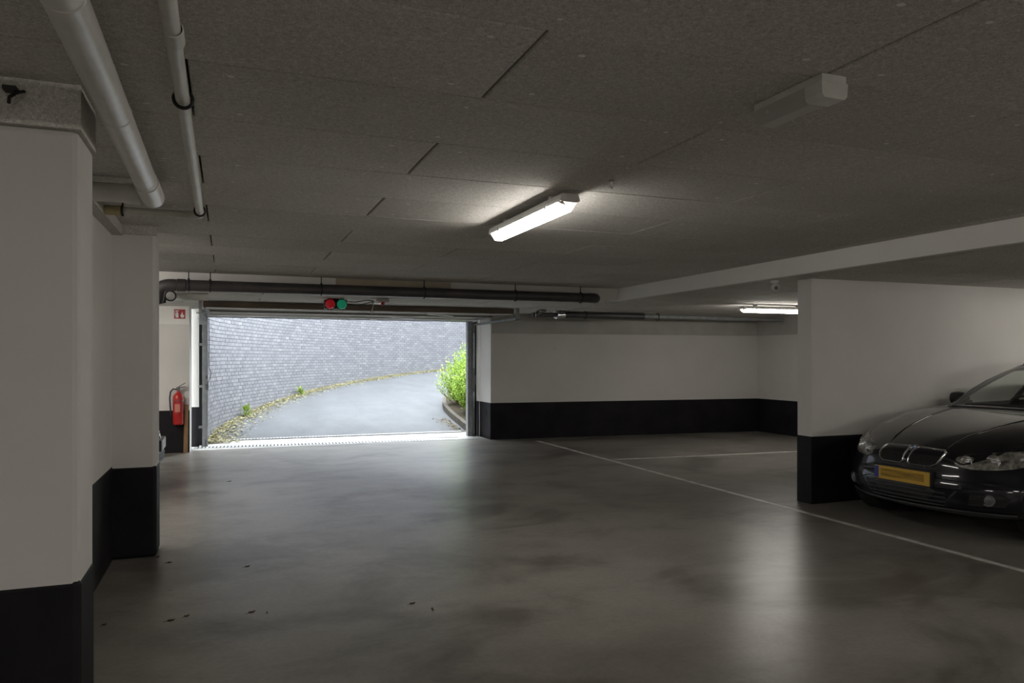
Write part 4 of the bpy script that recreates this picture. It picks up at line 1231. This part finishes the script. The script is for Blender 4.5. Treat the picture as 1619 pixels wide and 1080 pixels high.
    # bumper openings
    o_ = dense([(-.34, .27), (-.44, .40), (-.36, .425), (.36, .425), (.44, .40), (.34, .27)], .05)
    it = put('lower_intake', patch(o_, cast_front, [(1.02, -.01), (1.0, .004), (.93, -.004 + .002), (.6, .002), (.3, .002)]), M['trim_black'], root, local=True)
    for z in (.30, .335, .37):
        put('intake_bar', MB().tube([cast_front(y, z)[0] + Vector((-.006, 0, 0)) for y in [-.36 + .08 * q for q in range(10)]], .006, 6), M['trim_black'], it, local=True, smooth=60)
    for s in (-1, 1):
        o_ = dense([(s * .50, .30), (s * .52, .39), (s * .70, .40), (s * .74, .37), (s * .70, .31)], .04)
        sv = put('side_intake', patch(o_, cast_front, [(1.0, -.01), (1.0, .004), (.9, .002), (.5, .002)]), M['trim_black'], root, local=True)
        p, nn = cast_front(s * .62, .35)
        d = Vector((-1, 0, 0)).lerp(nn, .5).normalized(); qq = Vector((0, 0, 1)).rotation_difference(d).to_matrix()
        bl = MB().lathe([(.0001, .012), (.025, .010), (.036, .004), (.042, .008), (.046, .004), (.046, -.01)], (0, 0, 0), 20)
        put('fog_lamp', MB().add([p + qq @ Vector(v) for v in bl.v], bl.f), M['steel_dark'], sv, local=True, smooth=50)
    put('bumper_crease', MB().tube([cast_front(y, .50 - .05 * abs(y))[0] + Vector((-.001, 0, 0)) for y in [-.74 + .0925 * q for q in range(17)]], .006, 6), paint, root, local=True, smooth=60)
    put('bumper_lip', MB().tube([cast_front(y, .245)[0] + Vector((-.004, 0, -.008)) for y in [-.74 + .0925 * q for q in range(17)]], .012, 6), M['trim_black'], root, local=True, smooth=60)
    # number plate
    fx = cast_front(0, .47)[0].x - .022
    pl = put('number_plate', MB().bb((fx - .004, -.26, .412), (fx + .004, .26, .522)), plate, root, local=True, bevel=.002)
    put('plate_backing', MB().bb((fx + .004, -.268, .405), (fx + .05, .268, .53)), M['trim_black'], pl, local=True)
    put('plate_blue_strip', MB().bb((fx - .0052, .215, .416), (fx - .0038, .257, .518)), M['eu_blue'], pl, local=True)
    if kidneys:
        put('plate_smudge', MB().bb((fx - .0052, -.21, .438), (fx - .0038, .195, .50)), M['plate_smudge'], pl, local=True)
    # greenhouse
    def bl(a, b_, t): return lerp(a, b_, t)
    def side(s_, r, sg, ins=0):
        x = lerp(lerp(1.68, 4.36, s_), lerp(2.44, 4.02, s_), r)
        yb = lerp(.80, .76, max(0, (s_ - .7) / .3)); yt = lerp(.60, .60, s_) - .03 * max(0, (s_ - .8) / .2)
        y = lerp(yb, yt, r) + .045 * math.sin(PI * r) * (1 if True else 0)
        zb_ = lerp(.955, 1.0, s_); zt = lerp(1.355, 1.385, min(1, s_ * 3)) - .05 * max(0, (s_ - .5)) ** 2 * 4
        return Vector((x, sg * (y - ins), lerp(zb_, zt, r)))
    def wind(t, r):
        a = side(0, r, 1); xm = lerp(1.46, 2.26, r)
        x = lerp(xm, a.x, abs(t) ** 2.2); z = lerp(.965, 1.405, r) * (1 - abs(t) ** 2) + a.z * abs(t) ** 2
        return Vector((x, t * a.y, z + .02 * math.sin(PI * r)))
    def rear(t, r):
        a = side(1, r, 1); xm = a.x + .10 * (1 - t * t)
        return Vector((xm, t * a.y, lerp(1.0, 1.385, r) * (1 - t * t) + a.z * t * t))
    def roof(s_, t):
        a = side(s_, 1, 1)
        xf_ = wind(t, 1).x; xr_ = rear(t, 1).x
        zc = lerp(wind(0, 1).z, rear(0, 1).z, s_) + .045 * math.sin(PI * s_)
        zc = lerp(1.405, 1.385, s_) + .05 * math.sin(PI * min(1, s_ * 1.15 + .02)) * 1
        return Vector((lerp(xf_, xr_, s_), t * a.y, lerp(zc, a.z, abs(t) ** 2.5)))
    fr_mb = MB()
    us = [0, .026, .1, .2, .3, .35, .385, .45, .55, .63, .66, .75, .85, .93, 1]
    vsr = [0, .05, .2, .4, .6, .8, .90, 1]
    wins = [(.026, .35), (.385, .63), (.66, .93)]
    panes = []
    for sg in (-1, 1):
        v_, f_ = grid_patch(lambda u, v: side(u, v, sg), us, vsr)
        n = len(us) - 1
        keep = [[], [], []]; fr_f = []
        for q, f in enumerate(f_):
            i, j = q % n, q // n
            um, vm = (us[i] + us[i + 1]) / 2, (vsr[j] + vsr[j + 1]) / 2
            w_ = [k for k, (a, b_) in enumerate(wins) if a < um < b_ and .05 < vm < .90]
            (keep[w_[0]] if w_ else fr_f).append(f)
        fr_mb.add(v_, fr_f)
        for k in range(3): panes.append(('side_window', v_, keep[k]))
    ts = [-1, -.962, -.8, -.6, -.4, -.2, 0, .2, .4, .6, .8, .962, 1]; rs = [0, .04, .2, .4, .6, .8, .95, 1]
    for fn, nm in ((wind, 'windscreen'), (rear, 'rear_window')):
        v_, f_ = grid_patch(fn, ts, rs); n = len(ts) - 1; kf = []; gf = []
        for q, f in enumerate(f_):
            i, j = q % n, q // n
            (gf if 0 < i < n - 1 and 0 < j < len(rs) - 2 else kf).append(f)
        fr_mb.add(v_, kf); panes.append((nm, v_, gf))
    v_, f_ = grid_patch(roof, [0, .05, .15, .3, .5, .7, .85, .95, 1], [-1, -.95, -.8, -.5, -.2, 0, .2, .5, .8, .95, 1])
    fr_mb.add(v_, f_)
    cab = put('roof_and_pillars', fr_mb, paint, root, local=True)
    bmx = bmesh.new(); bmx.from_mesh(cab.data); bmesh.ops.remove_doubles(bmx, verts=bmx.verts, dist=.004); bmesh.ops.recalc_face_normals(bmx, faces=bmx.faces); bmx.to_mesh(cab.data); bmx.free()
    for p in cab.data.polygons: p.use_smooth = True
    cab.data.set_sharp_from_angle(angle=math.radians(38))
    sm_ = cab.modifiers.new('t', 'SOLIDIFY'); sm_.thickness = .022; sm_.offset = -1 if True else 1
    for nm, v_, f_ in panes:
        used = sorted({i for f in f_ for i in f}); mp_ = {a: b_ for b_, a in enumerate(used)}
        mb = MB().add([v_[i] for i in used], [tuple(mp_[i] for i in f) for f in f_])
        put(nm, mb, M['car_glass'], root, local=True, smooth=60)
    # roof rails
    for s in (-1, 1):
        pts = [roof(u, s * .9) + Vector((0, 0, .03 if .06 < u < .94 else .0)) for u in [.03, .07, .2, .4, .6, .8, .93, .97]]
        put('roof_rail', MB().tube(pts, .014, 8), M['trim_black'], root, local=True, smooth=60)
    # wipers, mirrors
    for (y0, y1) in ((.55, -.05), (-.10, -.62)):
        pts = [wind(lerp(y0, y1, k / 6) / .80, .035 + .02 * k / 6) + Vector((-.012, 0, .012)) for k in range(7)]
        put('wiper', MB().tube(pts, .008, 6), M['trim_black'], root, local=True, smooth=60)
    for s in (-1, 1):
        mb = MB()
        c = Vector((1.98, s * .905, 1.02))
        def mir(i, j, k):
            q = Vector((i / 2 - 1, j / 2 - 1, k / 2 - 1))
            q = q.lerp(q.normalized(), .75) if q.length else q
            return c + Vector((q.x * .062, q.y * .105, q.z * .075))
        V2, F2, _t = box_grid(mir, 4, 4, 4)
        mb.add(V2, F2)
        mo = put('mirror', mb, paint, root, local=True)
        ss = mo.modifiers.new('s', 'SUBSURF'); ss.levels = 2; ss.render_levels = 2
        for p in mo.data.polygons: p.use_smooth = True
        put('mirror_arm', MB().tube([(1.98, s * .78, .985), (1.98, s * .84, .99), (1.98, s * .90, 1.0)], .022, 8), M['trim_black'], mo, local=True, smooth=60)
        put('mirror_glass', MB().bb((2.022, s * .905 - .065, .98), (2.029, s * .905 + .065, 1.055)), M['chrome'], mo, local=True)
    # door seams and handles, sill
    for s in (-1, 1):
        for xx in (1.50, 2.55, 3.36):
            pts = [cast_side(xx + .04 * (1 - z), z, s)[0] + Vector((0, s * .0005, 0)) for z in [.30 + .062 * k for k in range(11)]]
            put('door_seam', MB().tube(pts, .004, 5), M['dark'], root, local=True)
        for xx in (2.38, 3.22):
            p = cast_side(xx, .80, s)[0]
            put('door_handle', MB().tube([p + Vector((-.09, -s * .005, 0)), p + Vector((-.07, s * .025, 0)), p + Vector((.07, s * .025, 0)), p + Vector((.09, -s * .005, 0))], .011, 8), paint, root, local=True, smooth=60)
        o_ = dense([(4.30, .66), (4.30, .86), (4.46, .86), (4.46, .66)], .05)
        put('tail_light', patch(o_, lambda a, b_: cast_side(a, b_, s), [(1, -.01), (1, .004), (.6, .006)]), M['signred'], root, local=True)
    # cabin
    put('dashboard', MB().extr([(1.78, .62), (1.72, .955), (1.82, .985), (1.98, .97), (2.10, .88), (2.08, .62)], 'y', -.70, .70), M['seatcloth'], root, local=True, bevel=.02)
    st = put('steering_wheel', MB().torus((0, 0, 0), .18, .014, 'x', 28, 8).tube([(0, -.17, 0), (0, 0, 0), (0, .17, 0)], .014, 6).lathe([(.0001, -.03), (.06, -.03), (.06, .01), (.0001, .01)], (0, 0, 0), 16, 'x'), M['trim_black'], root, local=True, smooth=50)
    st.location = (2.22, .36, .90); st.rotation_euler = (0, -.45, 0)
    def seat(x, y, w):
        se = bpy.data.objects.new('seat', None); col.objects.link(se); se.parent = root; se.location = (x, y, .62)
        put('cushion', MB().box((0, 0, -.02), (.48, w, .14)), M['seatcloth'], se, local=True, bevel=.04)
        put('backrest', MB().extr([(.18, 0), (.30, .02), (.46, .52), (.44, .58), (.36, .58), (.32, .50)], 'y', -w / 2, w / 2), M['seatcloth'], se, local=True, bevel=.03)
        for hy in ([0] if w < .7 else [-.4, .4]):
            put('headrest', MB().box((.45, hy, .68), (.09, .25, .17), Matrix.Rotation(.2, 3, 'Y')), M['seatcloth'], se, local=True, bevel=.03)
            put('headrest_posts', MB().tube([(.42, hy - .05, .56), (.44, hy - .05, .62)], .006, 6).tube([(.42, hy + .05, .56), (.44, hy + .05, .62)], .006, 6), M['chrome'], se, local=True)
    seat(2.36, .36, .50); seat(2.36, -.36, .50); seat(3.15, 0, 1.2)
    put('rear_view_mirror', MB().bb((2.26, -.11, 1.29), (2.28, .11, 1.35)).tube([(2.27, 0, 1.35), (2.30, 0, 1.39)], .008, 6), M['trim_black'], root, local=True, bevel=.006)
    for x in (WX, WXR):
        for s in (-1, 1): wheel(root, x, s)
    return root

make_car('car', 'black estate car with yellow number plate parked by the partition wall', (5.22, 4.58, 0), math.radians(2.2), M['paint_black'], True, M['plate_yellow'])
make_car('car', 'grey car whose pale plate and nose peek out behind the far pilaster', (-.675, 9.25, 0), PI, M['paint_grey'], False, M['plate_white'])
